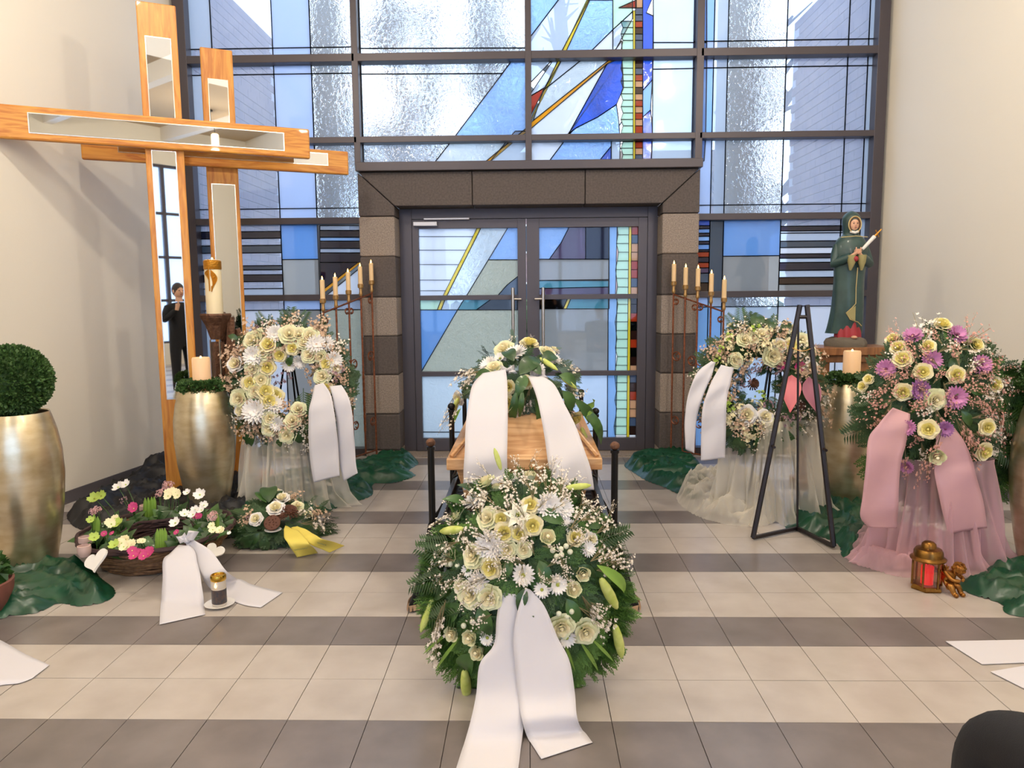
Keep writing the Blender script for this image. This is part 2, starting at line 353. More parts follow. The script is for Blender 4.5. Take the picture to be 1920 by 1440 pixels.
# right bay
R0, R1, R2, R3, R4, R5 = 2.45, at(1362, 200, YG).x, at(1471, 200, YG).x, at(1589, 120, YG).x, at(1623, 200, YG).x, 4.12
zA1, zA0 = at(1500, 75, YG).z, at(1500, 125, YG).z; zC1 = at(1500, 383, YG).z; zD0 = at(1500, 574, YG).z
rr = stripes([410, 424, 433, 437, 452, 464, 476, 484, 492, 507, 520, 533, 546], ['glass_clear', 'glass_navy', 'glass_pale', 'glass_pale', 'glass_slate', 'glass_white', 'glass_navy', 'glass_pale', 'glass_navy', 'glass_pale', 'glass_brown', 'glass_grey'], 1500)
rd = stripes([410, 423, 429, 437, 443, 452, 458, 468, 472, 482, 492, 502, 512, 530, 546], ['glass_blue', 'glass_navy', 'glass_strong_blue', 'glass_navy', 'glass_sky', 'glass_navy', 'glass_strong_blue', 'glass_navy', 'glass_terracotta', 'glass_navy', 'glass_terracotta', 'glass_purple', 'glass_slate', 'glass_brown'], 1340)
col_panes(W3, R0, at(1336, 200, YG).x, rows_std('glass_sky', 'glass_opal', 'glass_opal', rd, 'glass_sky'))
col_panes(W3, at(1336, 200, YG).x, R1, rows_std('glass_pale', 'glass_clear', 'glass_clear', stripes([410, 546], ['glass_slate'], 1400), 'glass_sky'))
col_panes(W3, R1, R2, rows_std('glass_rippled', 'glass_rippled', 'glass_rippled', stripes([410, 480, 546], ['glass_strong_blue', 'glass_grey'], 1400), 'glass_pale'))
col_panes(W3, R2, R3, rows_std('glass_clear', 'glass_clear', 'glass_clear', rr, 'glass_white'))
col_panes(W3, R3, R4, rows_std('glass_clear', 'glass_clear', 'glass_clear', rr[:6]+rr[6:], 'glass_white'))
col_panes(W3, R4, R5, rows_std('glass_pale', 'glass_pale', 'glass_pale', [(1.55, 2.275, 'glass_pale')], 'glass_pale'))
# centre, over the door
def cp(P, mt, lead=.008): pane(W2, P, mt, lead)
cp([(664, -260), (990, -260), (990, 90), (664, 91)], 'glass_rippled'); cp([(664, 91), (990, 90), (990, 108), (666, 110)], 'glass_rippled')
cp([(668, 110), (964, 108), (942, 138), (668, 139)], 'glass_rippled'); cp([(668, 139), (942, 138), (847, 264), (672, 264)], 'glass_rippled')
cp([(964, 108), (990, 108), (990, 238), (958, 264), (847, 264)], 'glass_rippled_sky')
cp([(990, 238), (990, 246), (966, 264), (958, 264)], 'glass_gold', .003)
cp([(672, 264), (847, 264), (814, 306), (674, 306)], 'glass_rippled'); cp([(847, 264), (958, 264), (907, 306), (814, 306)], 'glass_rippled_pale')
cp([(958, 264), (966, 264), (916, 306), (907, 306)], 'glass_gold', .003); cp([(966, 246), (990, 246), (990, 306), (916, 306)], 'glass_pale')
cp([(990, -260), (1230, -260), (1047, 0), (990, 75)], 'glass_rippled_sky'); cp([(1230, -260), (1240, -260), (1104, 0), (1047, 108), (1040, 108), (990, 160), (990, 75), (1047, 0)], 'glass_pale')
cp([(1100, 0), (1106, 0), (1056, 108), (1049, 108)], 'glass_yellow', .003)
cp([(1106, 0), (1149, 0), (1149, 56), (1096, 108), (1056, 108)], 'glass_rippled_sky'); cp([(1106, 0), (1240, -260), (1149, -260), (1149, 0)], 'glass_rippled_sky')
cp([(1149, -260), (1186, -260), (1186, 22), (1149, 56)], 'glass_mint'); cp([(1149, 56), (1186, 22), (1186, 35), (1155, 92), (1149, 96)], 'glass_pale')
cp([(1149, 96), (1155, 92), (1166, 76), (1166, 108), (1096, 108), (1149, 56)], 'glass_white')
cp([(1160, 15), (1193, 0), (1193, 15)], 'glass_red')
cp([(1049, 108), (1056, 108), (998, 222), (990, 236)], 'glass_yellow', .003)
cp([(1040, 108), (1049, 108), (1022, 164), (990, 183)], 'glass_pale'); cp([(990, 183), (1022, 164), (992, 222), (990, 222)], 'glass_red')
cp([(1056, 108), (1096, 108), (1018, 170)], 'glass_pale'); cp([(1096, 108), (1148, 108), (1000, 226), (1018, 170)], 'glass_rippled_pale')
cp([(1140, 114), (1148, 108), (1150, 112), (990, 246), (990, 236), (1000, 226)], 'glass_gold', .003)
cp([(1138, 120), (1060, 262), (990, 262), (990, 246)], 'glass_white')
cp([(1138, 120), (1166, 108), (1169, 165), (1156, 196), (1120, 220), (1080, 240), (1062, 254), (1060, 262)], 'glass_blue')
cp([(1156, 196), (1160, 225), (1163, 262), (1060, 262), (1062, 254), (1080, 240), (1120, 220)], 'glass_rippled_sky')
cp([(990, 262), (1060, 262), (1027, 306), (990, 306)], 'glass_white'); cp([(1060, 262), (1146, 262), (1146, 274), (1120, 306), (1027, 306)], 'glass_rippled_sky')
cp([(1146, 274), (1146, 306), (1120, 306)], 'glass_blue'); cp([(1146, 262), (1163, 262), (1162, 306), (1146, 306)], 'glass_pale')
yy = [-260, -200, -140, -90, -50, -14, 15, 28, 40, 52, 64, 76, 95, 110, 128, 140, 152, 164, 176, 188, 200, 212, 224, 236, 250, 266, 278, 290, 306]
bc = ['glass_terracotta', 'glass_beige', 'glass_steel', 'glass_terracotta', 'glass_steel', 'glass_beige', 'glass_brown']
for i in range(len(yy)-1):
    if yy[i] >= 35: cp([(1166+(2 if i % 2 else -2), yy[i]), (1187, yy[i]), (1187, yy[i+1]), (1166+(-2 if i % 2 else 2), yy[i+1])], 'glass_mint', .005)
    cp([(1191, yy[i]), (1205, yy[i]), (1205, yy[i+1]), (1191, yy[i+1])], bc[(i*5+i//3) % 7], .005)
cp([(1187, 20), (1191, 20), (1191, 306), (1187, 306)], 'glass_yellow', .0025)
wv = [(1205, -260), (1222, -260), (1222, 0), (1212, 24), (1225, 30), (1224, 90), (1223, 150), (1212, 166), (1222, 185), (1220, 208), (1223, 240), (1221, 306), (1205, 306)]
cp(wv[:5]+[(1224, 108), (1205, 108)], 'glass_blue', .007); cp([(1205, 108), (1224, 108), (1223, 150), (1205, 170)], 'glass_blue'); cp([(1205, 170), (1223, 150), (1220, 206), (1205, 220)], 'glass_sky'); cp([(1205, 220), (1220, 206), (1223, 240), (1221, 306), (1205, 306)], 'glass_blue')
cp([(1224, -260), (1325, -260), (1325, 80), (1225, 80)], 'glass_pale'); cp([(1225, 80), (1325, 80), (1325, 96), (1225, 98)], 'glass_pale')
cp([(1225, 98), (1325, 96), (1325, 128), (1224, 130)], 'glass_pale'); cp([(1224, 130), (1325, 128), (1323, 256), (1223, 262)], 'glass_pale'); cp([(1223, 262), (1323, 256), (1320, 302), (1221, 306)], 'glass_pale')

# stone surround
st = struct(empty('door_2', (.9, 7.12, 0))); st.name = 'trim_1'
SY, SYB = 7.10, 7.42
jx = [(-.68, -.345), (2.15, 2.49)]
zj = [.0, .075, .43, .81, 1.18, 1.55, 1.93, 2.30]
for side, (x0, x1) in enumerate(jx):
    for i in range(7):
        mt = 'stone_light' if i % 2 == 0 else 'stone_dark'
        g = .004; MB().box(x0, x1, SY, SYB, zj[i]+g, zj[i+1]-g).build('stone_block', mt, st, bevel=.012)
    MB().box(x0+.01, x1-.01, SY+.012, SYB, 0, 2.3).build('mortar_core', 'grout', st)
def slab(poly): MB().prism([(x, SY, z) for x, z in poly], (0, SYB-SY, 0)).build('stone_block', 'stone_dark', st, bevel=.008)
slab([(-.68, 2.304), (-.345, 2.304), (-.345, 2.39), (-.68, 2.70)]); slab([(2.15, 2.304), (2.49, 2.304), (2.49, 2.70), (2.15, 2.39)])
slab([(-.672, 2.702), (-.339, 2.394), (.383, 2.394), (.383, 2.702)]); slab([(.389, 2.394), (1.43, 2.394), (1.43, 2.702), (.389, 2.702)]); slab([(1.436, 2.394), (2.144, 2.394), (2.482, 2.702), (1.436, 2.702)])
MB().box(-.685, 2.50, 7.04, 7.34, 2.705, 2.785).build('lintel_cap', 'frame_metal', st, bevel=.004)
struct(MB().box(-.34, 2.14, 7.12, 7.5, -.01, .012).build('trim_2', 'stone_light'))
# double door
DY = 7.36
D = struct(empty('door_1', (.9, DY, 0)))
def dbox(n, x0, x1, z0, z1, y0=DY, y1=DY+.07, mt='door_metal', par=None): return MB().box(x0, x1, y0, y1, z0, z1).build(n, mt, par or D, bevel=.003)
dbox('door_frame', -.345, -.225, .012, 2.394); dbox('door_frame', 2.055, 2.15, .012, 2.394); dbox('door_frame', -.225, 2.055, 2.295, 2.394)
YG2, YG = YG, DY+.03
for (x0, x1, g0, g1, hx) in ((-.221, .882, -.16, .80, .752), (.888, 2.051, 1.01, 1.965, 1.045)):
    leaf = MB(); y0, y1 = DY-.012, DY+.06
    for a, b_, c, d in ((x0, g0, .016, 2.29), (g1, x1, .016, 2.29), (g0, g1, .016, .143), (g0, g1, 2.205, 2.29), (g0, g1, .765, .812), (g0, g1, 1.515, 1.562)): leaf.box(a, b_, y0, y1, c, d)
    lf = leaf.build('door_leaf', 'door_metal', D, bevel=.002)
    hb = MB(); hb.tube([(hx, DY-.075, .84), (hx, DY-.075, 1.63)], .016, 12)
    for z in (.95, 1.52): s_ = -1 if hx < .9 else 1; hb.tube([(hx, DY-.075, z), (hx-s_*.075, DY-.075, z), (hx-s_*.075, DY-.01, z)], .011, 8)
    tag(hb.build('door_handle', 'steel', lf, smooth=True), 'brushed steel pull bar')
b = MB().box(-.20, .03, DY-.075, DY-.013, 2.225, 2.265).build('door_closer', 'steel_plate', D, bevel=.004); MB().box(-.10, .34, DY-.055, DY-.013, 2.283, 2.302).build('closer_arm', 'steel_plate', b, bevel=.003)
def dp(P, mt, lead=.007): pane(D, P, mt, lead)
hz = [424, 443.6, 469, 496, 525, 545, 558]
def ylx(y): return 898-(y-429)*62.5/124     # yellow band of the left leaf
for i in range(6): dp([(783, hz[i]), (ylx(hz[i])-4, hz[i]), (ylx(hz[i+1])-4, hz[i+1]), (783, hz[i+1])], 'glass_white', .004)
dp([(ylx(424)-4, 424), (ylx(424)+3, 424), (ylx(558)+3, 558), (ylx(558)-4, 558)], 'glass_yellow', .0025)
def dkx(y): return 951-(y-429)*75/123.5
dp([(ylx(424)+3, 424), (dkx(424), 424), (dkx(558), 558), (ylx(558)+3, 558)], 'glass_rippled_pale')
dp([(dkx(424), 424), (976, 424), (976, 487), (dkx(487), 487)], 'glass_rippled_sky'); dp([(dkx(487), 487), (976, 487), (976, 514), (950, 535), (930, 558), (dkx(558), 558)], 'glass_rippled_green')
dp([(976, 514), (976, 558), (930, 558), (950, 535)], 'glass_slate')
dp([(784, 558), (829, 558), (820, 581), (784, 581)], 'glass_mint'); dp([(829, 558), (836, 558), (827, 581), (820, 581)], 'glass_yellow', .0025); dp([(836, 558), (872, 558), (858, 581), (827, 581)], 'glass_pale')
dp([(872, 558), (925, 558), (893, 581), (858, 581)], 'glass_teal'); dp([(925, 558), (978, 558), (978, 581), (893, 581)], 'glass_black')
dp([(784, 581), (858, 581), (790, 697), (784, 697)], 'glass_strong_blue'); dp([(858, 581), (978, 581), (978, 697), (790, 697)], 'glass_rippled_green')
dp([(786, 697), (980, 697), (980, 810), (790, 810)], 'glass_rippled_pale'); dp([(790, 810), (980, 810), (980, 826), (790, 826)], 'glass_rippled_pale')
dp([(1006, 424), (1068, 424), (1052, 455), (1030, 486), (1006, 486)], 'glass_rippled_sky'); dp([(1068, 424), (1098, 424), (1098, 486), (1030, 486), (1052, 455)], 'glass_purple'); dp([(1098, 424), (1142, 424), (1142, 486), (1098, 486)], 'glass_navy')
dp([(1006, 486), (1142, 486), (1142, 526), (1006, 526)], 'glass_grey'); dp([(1006, 526), (1142, 524), (1142, 538), (1006, 541)], 'glass_teal'); dp([(1006, 541), (1142, 538), (1142, 556), (1006, 556)], 'glass_purple')
dp([(1006, 556), (1066, 556), (1056, 579), (1006, 579)], 'glass_black'); dp([(1066, 556), (1072, 556), (1062, 579), (1056, 579)], 'glass_yellow', .0025); dp([(1072, 556), (1142, 556), (1142, 579), (1062, 579)], 'glass_teal')
dp([(1008, 579), (1140, 579), (1140, 697), (1008, 697)], 'glass_grey'); dp([(1008, 697), (1139, 697), (1139, 808), (1008, 808)], 'glass_pale'); dp([(1008, 808), (1139, 808), (1139, 826), (1008, 826)], 'glass_pale')
yl = [424+i*16.3 for i in range(25)]
for i in range(24):
    a, c = yl[i], yl[i+1]; wob = [0, 2, -1, 3, 1, -2][i % 6]; wo2 = [0, 2, -1, 3, 1, -2][(i+1) % 6]; dx = (a-424)*-.011
    dp([(1157+wob+dx, a), (1179+dx, a), (1179+dx, c), (1157+wo2+dx, c)], 'glass_mint', .004)
    dp([(1184+dx, a), (1199+dx, a), (1199+dx, c), (1184+dx, c)], bc[(i*4+i//4) % 7] if not 8 < i < 16 else ('glass_brown', 'glass_terracotta', 'glass_black')[i % 3], .004)
for a, c in ((424, 556), (556, 697), (697, 826)): dp([(1142-(a-424)*.01, a), (1157, a), (1154, c), (1142-(c-424)*.01, c)], 'glass_sky', .005); dp([(1179-(a-424)*.011, a), (1184-(a-424)*.011, a), (1184-(c-424)*.011, c), (1179-(c-424)*.011, c)], 'glass_yellow', .0025)
YG = YG2
for nme, (cb, par) in came.items(): cb.build('lead_came', 'lead', par, kind='stuff')
# ------------------------------------------------------------------ outside the glass
struct(MB().box(-30, 34, 7.5, 60, -.3, -.03).build('pavement', 'pavement'))
bm_ = mesh('brick', [(x, y, z) for z in (0, .088) for x, y in ((-.012, .004), (.03, .004), (.03, .296), (-.012, .296))], [(3,2,1,0),(4,5,6,7),(0,1,5,4),(1,2,6,5),(2,3,7,6),(3,0,4,7)], 'brick_hazed')
for side, (X, sgn, y1) in enumerate(((-2.42, 1, 10.2), (4.25, -1, 9.9))):
    t = struct(empty('wall_outside_left' if side == 0 else 'wall_outside_right', (X, 7.5, 0)))
    MB().box(min(X, X-sgn*.3), max(X, X-sgn*.3), 7.42, y1, -.03, 4.9).build('mortar', 'mortar', t)
    n = 0; rest = MB()
    rows = list(range(49)); rows.sort(key=lambda r: abs(r*.1-2.3))
    for r in rows:
        for c in range(10):
            ya = 7.45+c*.3-(.15 if r % 2 else 0)
            if ya < 7.43 or ya+.3 > y1: continue
            if n < 290:
                o = link('brick', bm_, t, M4=Matrix.Translation((X, ya, r*.1)) @ (Matrix.Identity(4) if sgn > 0 else Matrix.Scale(-1, 4, (1, 0, 0)))); n += 1
                if sgn < 0: o.matrix_basis = Matrix.Translation((X-.018, ya, r*.1))
            else: rest.box(X-.012, X+.012, ya+.004, ya+.296, r*.1, r*.1+.088)
    rest.build('brick_field', 'brick_hazed', t, kind='stuff')
for i, (px, lb) in enumerate(((620, 'round grey concrete column outside behind the glass left of the door'), (1372, 'round grey concrete column outside behind the glass right of the door'))):
    p = at(px, 400, 9.9); t = empty('concrete_column', (p.x, 9.9, -.03), lb, 'column')
    MB().lathe([(.23, 0), (.23, 5.4)], (p.x, 9.9, -.03), 32).build('shaft', 'concrete', t, smooth=True); MB().lathe([(.27, 0), (.27, .06)], (p.x, 9.9, -.03), 32).build('base', 'concrete', t, smooth=True)
def tree(x, y, h, seed, lb):
    r = random.Random(seed); t = empty('bare_tree', (x, y, -.03), lb, 'tree')
    b = MB(); pts = [(x+r.uniform(-.1, .1)*k, y, k*h/5-.03) for k in range(6)]; b.tube(pts, [.36-.045*k for k in range(6)], 10); b.build('trunk', 'bark', t, smooth=True)
    br = MB()
    for k in range(26):
        z = h*r.uniform(.3, .95); a = r.uniform(0, 2*PI); L = r.uniform(1.2, 2.6)*(1.2-z/h)
        p0 = Vector((x, y, z)); p1 = p0+Vector((math.cos(a)*L*.5, math.sin(a)*L*.5, L*.35)); p2 = p1+Vector((math.cos(a+.3)*L*.5, math.sin(a+.3)*L*.5, L*.5))
        br.tube([p0, p1, p2], [.12, .08, .03], 6)
        for q in range(3): d = Vector((r.uniform(-1, 1), r.uniform(-1, 1), r.uniform(.2, 1)))*.7; br.tube([p1, p1+d], [.05, .015], 4)
    br.build('branches', 'bark', t, smooth=True, kind='stuff')
for i, (px, Y, lb) in enumerate(((738, 16, 'bare tree outside, leftmost of those behind the rippled pane above the door'), (806, 20, 'bare tree outside behind the rippled panes above the door, second from the left'), (915, 17, 'bare tree outside just left of the middle mullion above the door'), (1052, 19, 'bare tree outside behind the diagonal blue panes'), (1125, 21, 'bare tree outside behind the tall dark blue piece above the door'), (640, 22, 'bare tree outside half hidden by the left round column'), (1425, 18, 'bare tree outside seen between the right column and the brick wall'))):
    p = at(px, 200, Y); tree(p.x, Y, 9, 20+i, lb)
# hedge and far brick house
hb = MB(); r = random.Random(5)
for k in range(700):
    c = Vector((r.uniform(-12, 14), r.uniform(24, 25), r.uniform(0, 1.2))); hb.ball(c, r.uniform(.15, .3), 5, 3)
tag(hb.build('hedge', 'hedge_green'), 'low evergreen hedge across the yard seen through the door glass', 'hedge', kind='stuff')
t = empty('brick_house', (4.5, 33, 0), 'red brick house with small windows seen through the right door leaf', 'building')
MB().box(-1, 11, 32, 38, -.03, 5.2).build('wall', 'brick_hazed', t)
rf = MB(); rf.prism([(-1.4, 31.6, 5.2), (-1.4, 38.4, 5.2), (-1.4, 35, 8)], (12.8, 0, 0)); rf.build('roof', 'stone_dark', t)
for x in (1, 3.6, 6.2, 8.8):
    for z in (.9, 3.3): wdn = MB().box(x-.5, x+.5, 31.94, 32, z, z+1.2).build('window', 'plaster_white', t); MB().box(x-.42, x+.42, 31.92, 31.95, z+.08, z+1.12).build('pane', 'glass_slate', wdn)

# ------------------------------------------------------------------ lamps of the room
mat('lamp_glass', '#FFE2B8', .4, emis='#FFD9A0', estr=7); mat('cable', '#303030', .6)
for i, (x, y, lb) in enumerate(((2.84, 3.72, 'right front'), (-1.03, 3.72, 'left front'), (3.36, .2, 'right middle'), (-1.5, .2, 'left middle'), (3.6, -3, 'right rear'), (-1.6, -3, 'left rear'))):
    t = empty('pendant_lamp', (x, y, 4.5), 'glowing frosted pendant lamp mirrored in the glass, '+lb+' of the room', 'lamp', 'pendant lamps under the ceiling')
    MB().lathe([(.02, 0), (.065, 0), (.068, .02), (.068, .22), (.05, .24), (.02, .24)], (x, y, 4.5), 20).build('lamp_shade', 'lamp_glass', t, smooth=True)
    MB().tube([(x, y, 4.74), (x, y, ZC)], .006, 6).build('cable', 'cable', t); MB().lathe([(.05, 0), (.05, .03)], (x, y, ZC-.03), 16).build('ceiling_rose', 'cable', t)

# ------------------------------------------------------------------ two big wooden crosses with mirror inlays
wood('cross_wood', '#B2661E', '#D6963E', (10, 10, 1.2)); wood('cross_wood_bar', '#B2661E', '#D6963E', (1.6, 1.6, 14))
mat('mirror', '#DADCDC', .015, 1)
mat('mirror_edge', '#E4E0D4', .2, .8)
def cross(Yr, topz, pxcol, barL, barR, z0, z1, half, mi, lb, hw=.125, zbase=0.0, mcol=None):
    ang = math.atan2(.49, 1); dx = Vector((math.cos(ang), math.sin(ang), 0)); n = Vector((math.sin(ang), -math.cos(ang), 0)); up = Vector((0, 0, 1))
    pr = at(barR[0], barR[1], Yr)                                # lower right end of the bar, front face
    def onpl(px, py):                                            # point of the cross's front plane
        d = ray(px, py); tt = (pr-CAM).dot(n)/d.dot(n); return CAM+d*tt
    pc = onpl(pxcol, 450); xc = (pc-pr).dot(dx)
    base = pr+dx*xc; base.z = 0
    t = empty('wooden_cross', (base.x, base.y, 0), lb, 'cross')
    def P(u, z, d=0): return Vector((base.x, base.y, 0))+dx*u+up*z+n*d
    uR = -xc; uL = barL-xc
    def slab3(nm, u0, u1, za, zb, d0, d1, mt, bv=.006, par=t): b = MB(); b.obox(P((u0+u1)/2, (za+zb)/2, (d0+d1)/2), dx, n, up, (u1-u0)/2, abs(d1-d0)/2, (zb-za)/2); return b.build(nm, mt, par, bevel=bv)
    slab3('upright', -hw, hw, zbase, topz, -.055, 0, 'cross_wood', .008)
    slab3('crossbar', uL, uR, z0, z1, .0, .05, 'cross_wood_bar', .012)
    slab3('foot', -.3, .3, 0, .05, -.2, .15, 'cross_wood')
    for u0, u1, za, zb, d in mi(uL, uR, z0, z1, topz, hw):
        e = slab3('mirror_inlay', u0-.006, u1+.006, za-.006, zb+.006, d, d+.003, 'mirror_edge', 0); slab3('mirror_glass', u0, u1, za, zb, d+.003, d+.0045, 'mirror', 0, e)
    return t
cross(6.05, 3.66, 319, -2.15, (580, 299), 2.635, 2.86, 0, lambda uL, uR, z0, z1, tz, hw: [(uL+.28, uR-.2, z0+.05, z1-.05, .05), (-hw+.045, hw-.06, .80, z0-.01, 0), (-hw+.05, hw-.05, z1+.0, tz-.24, 0)],
      'large front wooden cross with mirror inlays beside the gold pot', .13)
cross(6.6, 3.52, 424, -2.0, (652, 330), 2.595, 2.79, 0, lambda uL, uR, z0, z1, tz, hw: [(uL+.25, uR-.18, z0+.07, z1-.035, .05), (-hw+.035, hw-.035, 1.0, z0-.13, 0), (-hw+.05, hw-.05, z1+.0, tz-.24, 0)],
      'rear smaller wooden cross with mirror inlays behind the tall candle', .12)

# ------------------------------------------------------------------ gold planters, candles, box balls
m = mat('gold_leaf', '#CCBA94', .29, .85, col2='#E0D4B8', nscale=9, bump=.12, bscale=40, stretch=(1, 1, 2.5), bdist=.003)
mat('soil', '#3A2C22', .95)
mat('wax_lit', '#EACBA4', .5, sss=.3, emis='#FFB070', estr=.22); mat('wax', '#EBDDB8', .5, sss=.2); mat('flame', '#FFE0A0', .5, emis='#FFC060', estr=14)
mat('led_wick', '#FFE6B0', .5, emis='#FFD890', estr=5)
mat('box_green', '#2C4A20', .6, col2='#4C7034', nscale=30)
def planter(x, y, h, R, lb, sc_=1):
    t = empty('gold_planter', (x, y, 0), lb, 'planter')
    prof = [(.62, 0), (.66, .03), (.80, .2), (.93, .4), (1.0, .6), (.985, .75), (.90, .88), (.80, .97), (.76, 1.0), (.73, .995), (.75, .95), (.8, .9)]
    MB().lathe([(r_*R, z*h) for r_, z in prof], (x, y, 0), 48, cap=False).build('pot', 'gold_leaf', t, smooth=True, angle=60)
    MB().lathe([(.001, 0), (.79*R, .002)], (x, y, h*.93), 32, cap=False).build('soil', 'soil', t)
    return t
def leafcloud(name, mt, c, R, n, ls, parent, squash=1, torus=None, seed=1, kind='stuff'):
    """small oval leaves scattered over a ball (or a ring): one uncountable mass"""
    r = random.Random(seed); b = MB(); c = Vector(c)
    for k in range(n):
        if torus is None:
            d = Vector((r.gauss(0, 1), r.gauss(0, 1), r.gauss(0, 1))).normalized(); p = c+Vector((d.x*R, d.y*R, d.z*R*squash))*r.uniform(.93, 1.03)
        else:
            a = r.uniform(0, 2*PI); e = r.uniform(-.4, PI+.4); q = Vector((math.cos(a), math.sin(a), 0)); d = q*math.cos(e)+Vector((0, 0, 1))*math.sin(e); p = c+q*R+d*torus*r.uniform(.9, 1.1)
        ax = (d+Vector((r.uniform(-1, 1), r.uniform(-1, 1), r.uniform(-.6, 1)))*.8).normalized(); s = ax.cross(Vector((r.uniform(-1, 1), r.uniform(-1, 1), r.uniform(-1, 1)))).normalized()
        l = ls*r.uniform(.7, 1.3); w_ = l*.38; nn = ax.cross(s)*l*.12
        b.add([p, p+ax*l*.5+s*w_+nn, p+ax*l, p+ax*l*.5-s*w_+nn], [(0, 1, 2), (0, 2, 3)])
    o = b.build(name, mt, parent); o['kind'] = kind; return o
def boxball(x, y, z, R, lb, seed):
    t = empty('boxwood_ball', (x, y, z-R*.8), lb, 'plant')
    MB().ball((x, y, z), R*.93, 24, 16).build('core', 'box_green', t, smooth=True)
    leafcloud('leaf_mass', 'box_green', (x, y, z), R, 9000, .022, t, seed=seed)
def pillar_candle(name, x, y, z, h, r_, lb, led=True):
    t = empty(name, (x, y, z), lb, 'candle')
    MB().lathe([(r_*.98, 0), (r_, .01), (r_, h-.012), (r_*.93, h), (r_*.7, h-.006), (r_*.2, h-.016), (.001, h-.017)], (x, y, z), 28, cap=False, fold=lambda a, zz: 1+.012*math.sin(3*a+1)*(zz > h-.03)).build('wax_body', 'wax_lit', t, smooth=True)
    MB().ball((x, y, z+h-.002), .008, 8, 6, (1, 1, 1.8)).build('flame', 'led_wick', t, smooth=True)
def boxring(x, y, z, R, lb, seed):
    o = leafcloud('boxwood_ring', 'box_green', (x, y, z), R, 3800, .022, None, torus=.045, seed=seed); tag(o, lb, 'garland')
p1 = at(42, 900, 4.15); planter(p1.x, 4.15, .92, .215, 'tall gold planter at the left edge holding the clipped box ball'); boxball(p1.x-.01, 4.15, 1.10, .19, 'clipped round box ball in the gold planter at the left edge', 3)
p2 = at(386, 840, 5.35); planter(p2.x, 5.35, .90, .213, 'tall gold planter in front of the wooden crosses with a lit pillar candle')
boxring(p2.x, 5.35, .91, .115, 'boxwood ring around the candle on the gold planter by the crosses', 4); pillar_candle('pillar_candle', p2.x, 5.35, .86, .27, .063, 'lit ivory pillar candle on the gold planter by the crosses')
p3 = at(1590, 840, 5.45); planter(p3.x, 5.45, .91, .22, 'tall gold planter between easel and lilac flower spray')
boxring(p3.x, 5.45, .92, .12, 'boxwood ring around the candle beside the saint statue', 5); pillar_candle('pillar_candle', p3.x, 5.45, .87, .27, .06, 'lit ivory pillar candle below the saint statue')
p4 = at(1976, 900, 4.15); planter(p4.x, 4.15, .92, .215, 'gold planter cut off at the right edge of the photo'); boxball(p4.x+.02, 4.15, 1.10, .19, 'clipped round box ball cut off at the right edge', 6)

# ------------------------------------------------------------------ tall Easter candle on its carved stand
mat('bronze', '#5A3E2E', .5, .5, col2='#7A5640', nscale=30, bump=.8, bscale=60); mat('gold_relief', '#C88A2A', .35, .7, bump=.4, bscale=90)
ps = at(405, 600, 5.8); x, y = ps.x, 5.8; zt = at(400, 588, 5.8).z
t = empty('candle_stand', (x, y, 0), 'carved bronze candle stand behind the gold planter, flared octagonal top', 'candle stand')
MB().lathe([(.10, 0), (.10, .04), (.06, .08), (.052, zt-.22)], (x, y, 0), 4, cap=True).build('shaft', 'bronze', t)
MB().lathe([(.05, zt-.2), (.06, zt-.17), (.085, zt-.09), (.12, zt-.03), (.125, zt-.012), (.12, zt)], (x, y, 0), 8).build('capital', 'bronze', t)
b = MB(); b.tube([(x-.028, y-.06, .5), (x-.028, y-.06, zt-.2)], .006, 6); b.tube([(x+.04, y-.05, .5), (x+.04, y-.05, zt-.2)], .006, 6); b.build('edge_rod', 'steel', t)
b = MB(); b.tube([(x+.06, y, .75), (x+.10, y, .98), (x+.11, y+.02, zt-.03)], [.05, .045, .03], 6); b.tube([(x+.25, y+.1, .95), (x+.14, y+.05, zt-.12)], [.035, .028], 6); b.tube([(x+.28, y+.14, .95), (x+.2, y+.08, zt-.16)], [.03, .02], 6); b.build('carved_branch', 'bronze', t)
h = at(400, 487, 5.8).z-zt
t = empty('easter_candle', (x-.005, y, zt), 'tall ivory Easter candle with gold cross and chalice relief', 'candle')
cx_ = x-.005
MB().lathe([(.062, 0), (.062, h-.01), (.055, h), (.001, h-.012)], (cx_, y, zt), 28, cap=False).build('wax_body', 'wax', t, smooth=True)
b = MB(); R_ = .0635
b.lathe([(R_, h-.075), (R_+.003, h-.07), (R_+.003, h-.012), (R_-.004, h-.004)], (cx_, y, zt), 28, cap=False)
def cyl(a, z, o=0): return (cx_+(R_+o)*math.sin(a), y-(R_+o)*math.cos(a), zt+z)
b.tube([cyl(-.05, h-z_*.02, .004) for z_ in range(0, 13)], .005, 6); b.tube([cyl(a*.1, h-.07, .004) for a in range(-6, 6)], .004, 6)
for k in range(7): b.tube([cyl(.15+.7*math.sin(q*PI/8)*(1-k*.12), h-.08-.13*q/8-.006*k, .002) for q in range(9)], .0035, 5)
for k in range(5): b.tube([cyl(-.1-.5*math.sin(q*PI/8)*(1-k*.18), h-.08-.05*q/8-.006*k, .002) for q in range(9)], .0035, 5)
tag(b.build('gold_relief', 'gold_relief', t, smooth=True), 'gold cross and chalice relief')
MB().ball((cx_, y, zt+h+.006), .008, 8, 6, (1, 1, 1.6)).build('flame', 'led_wick', t, smooth=True)

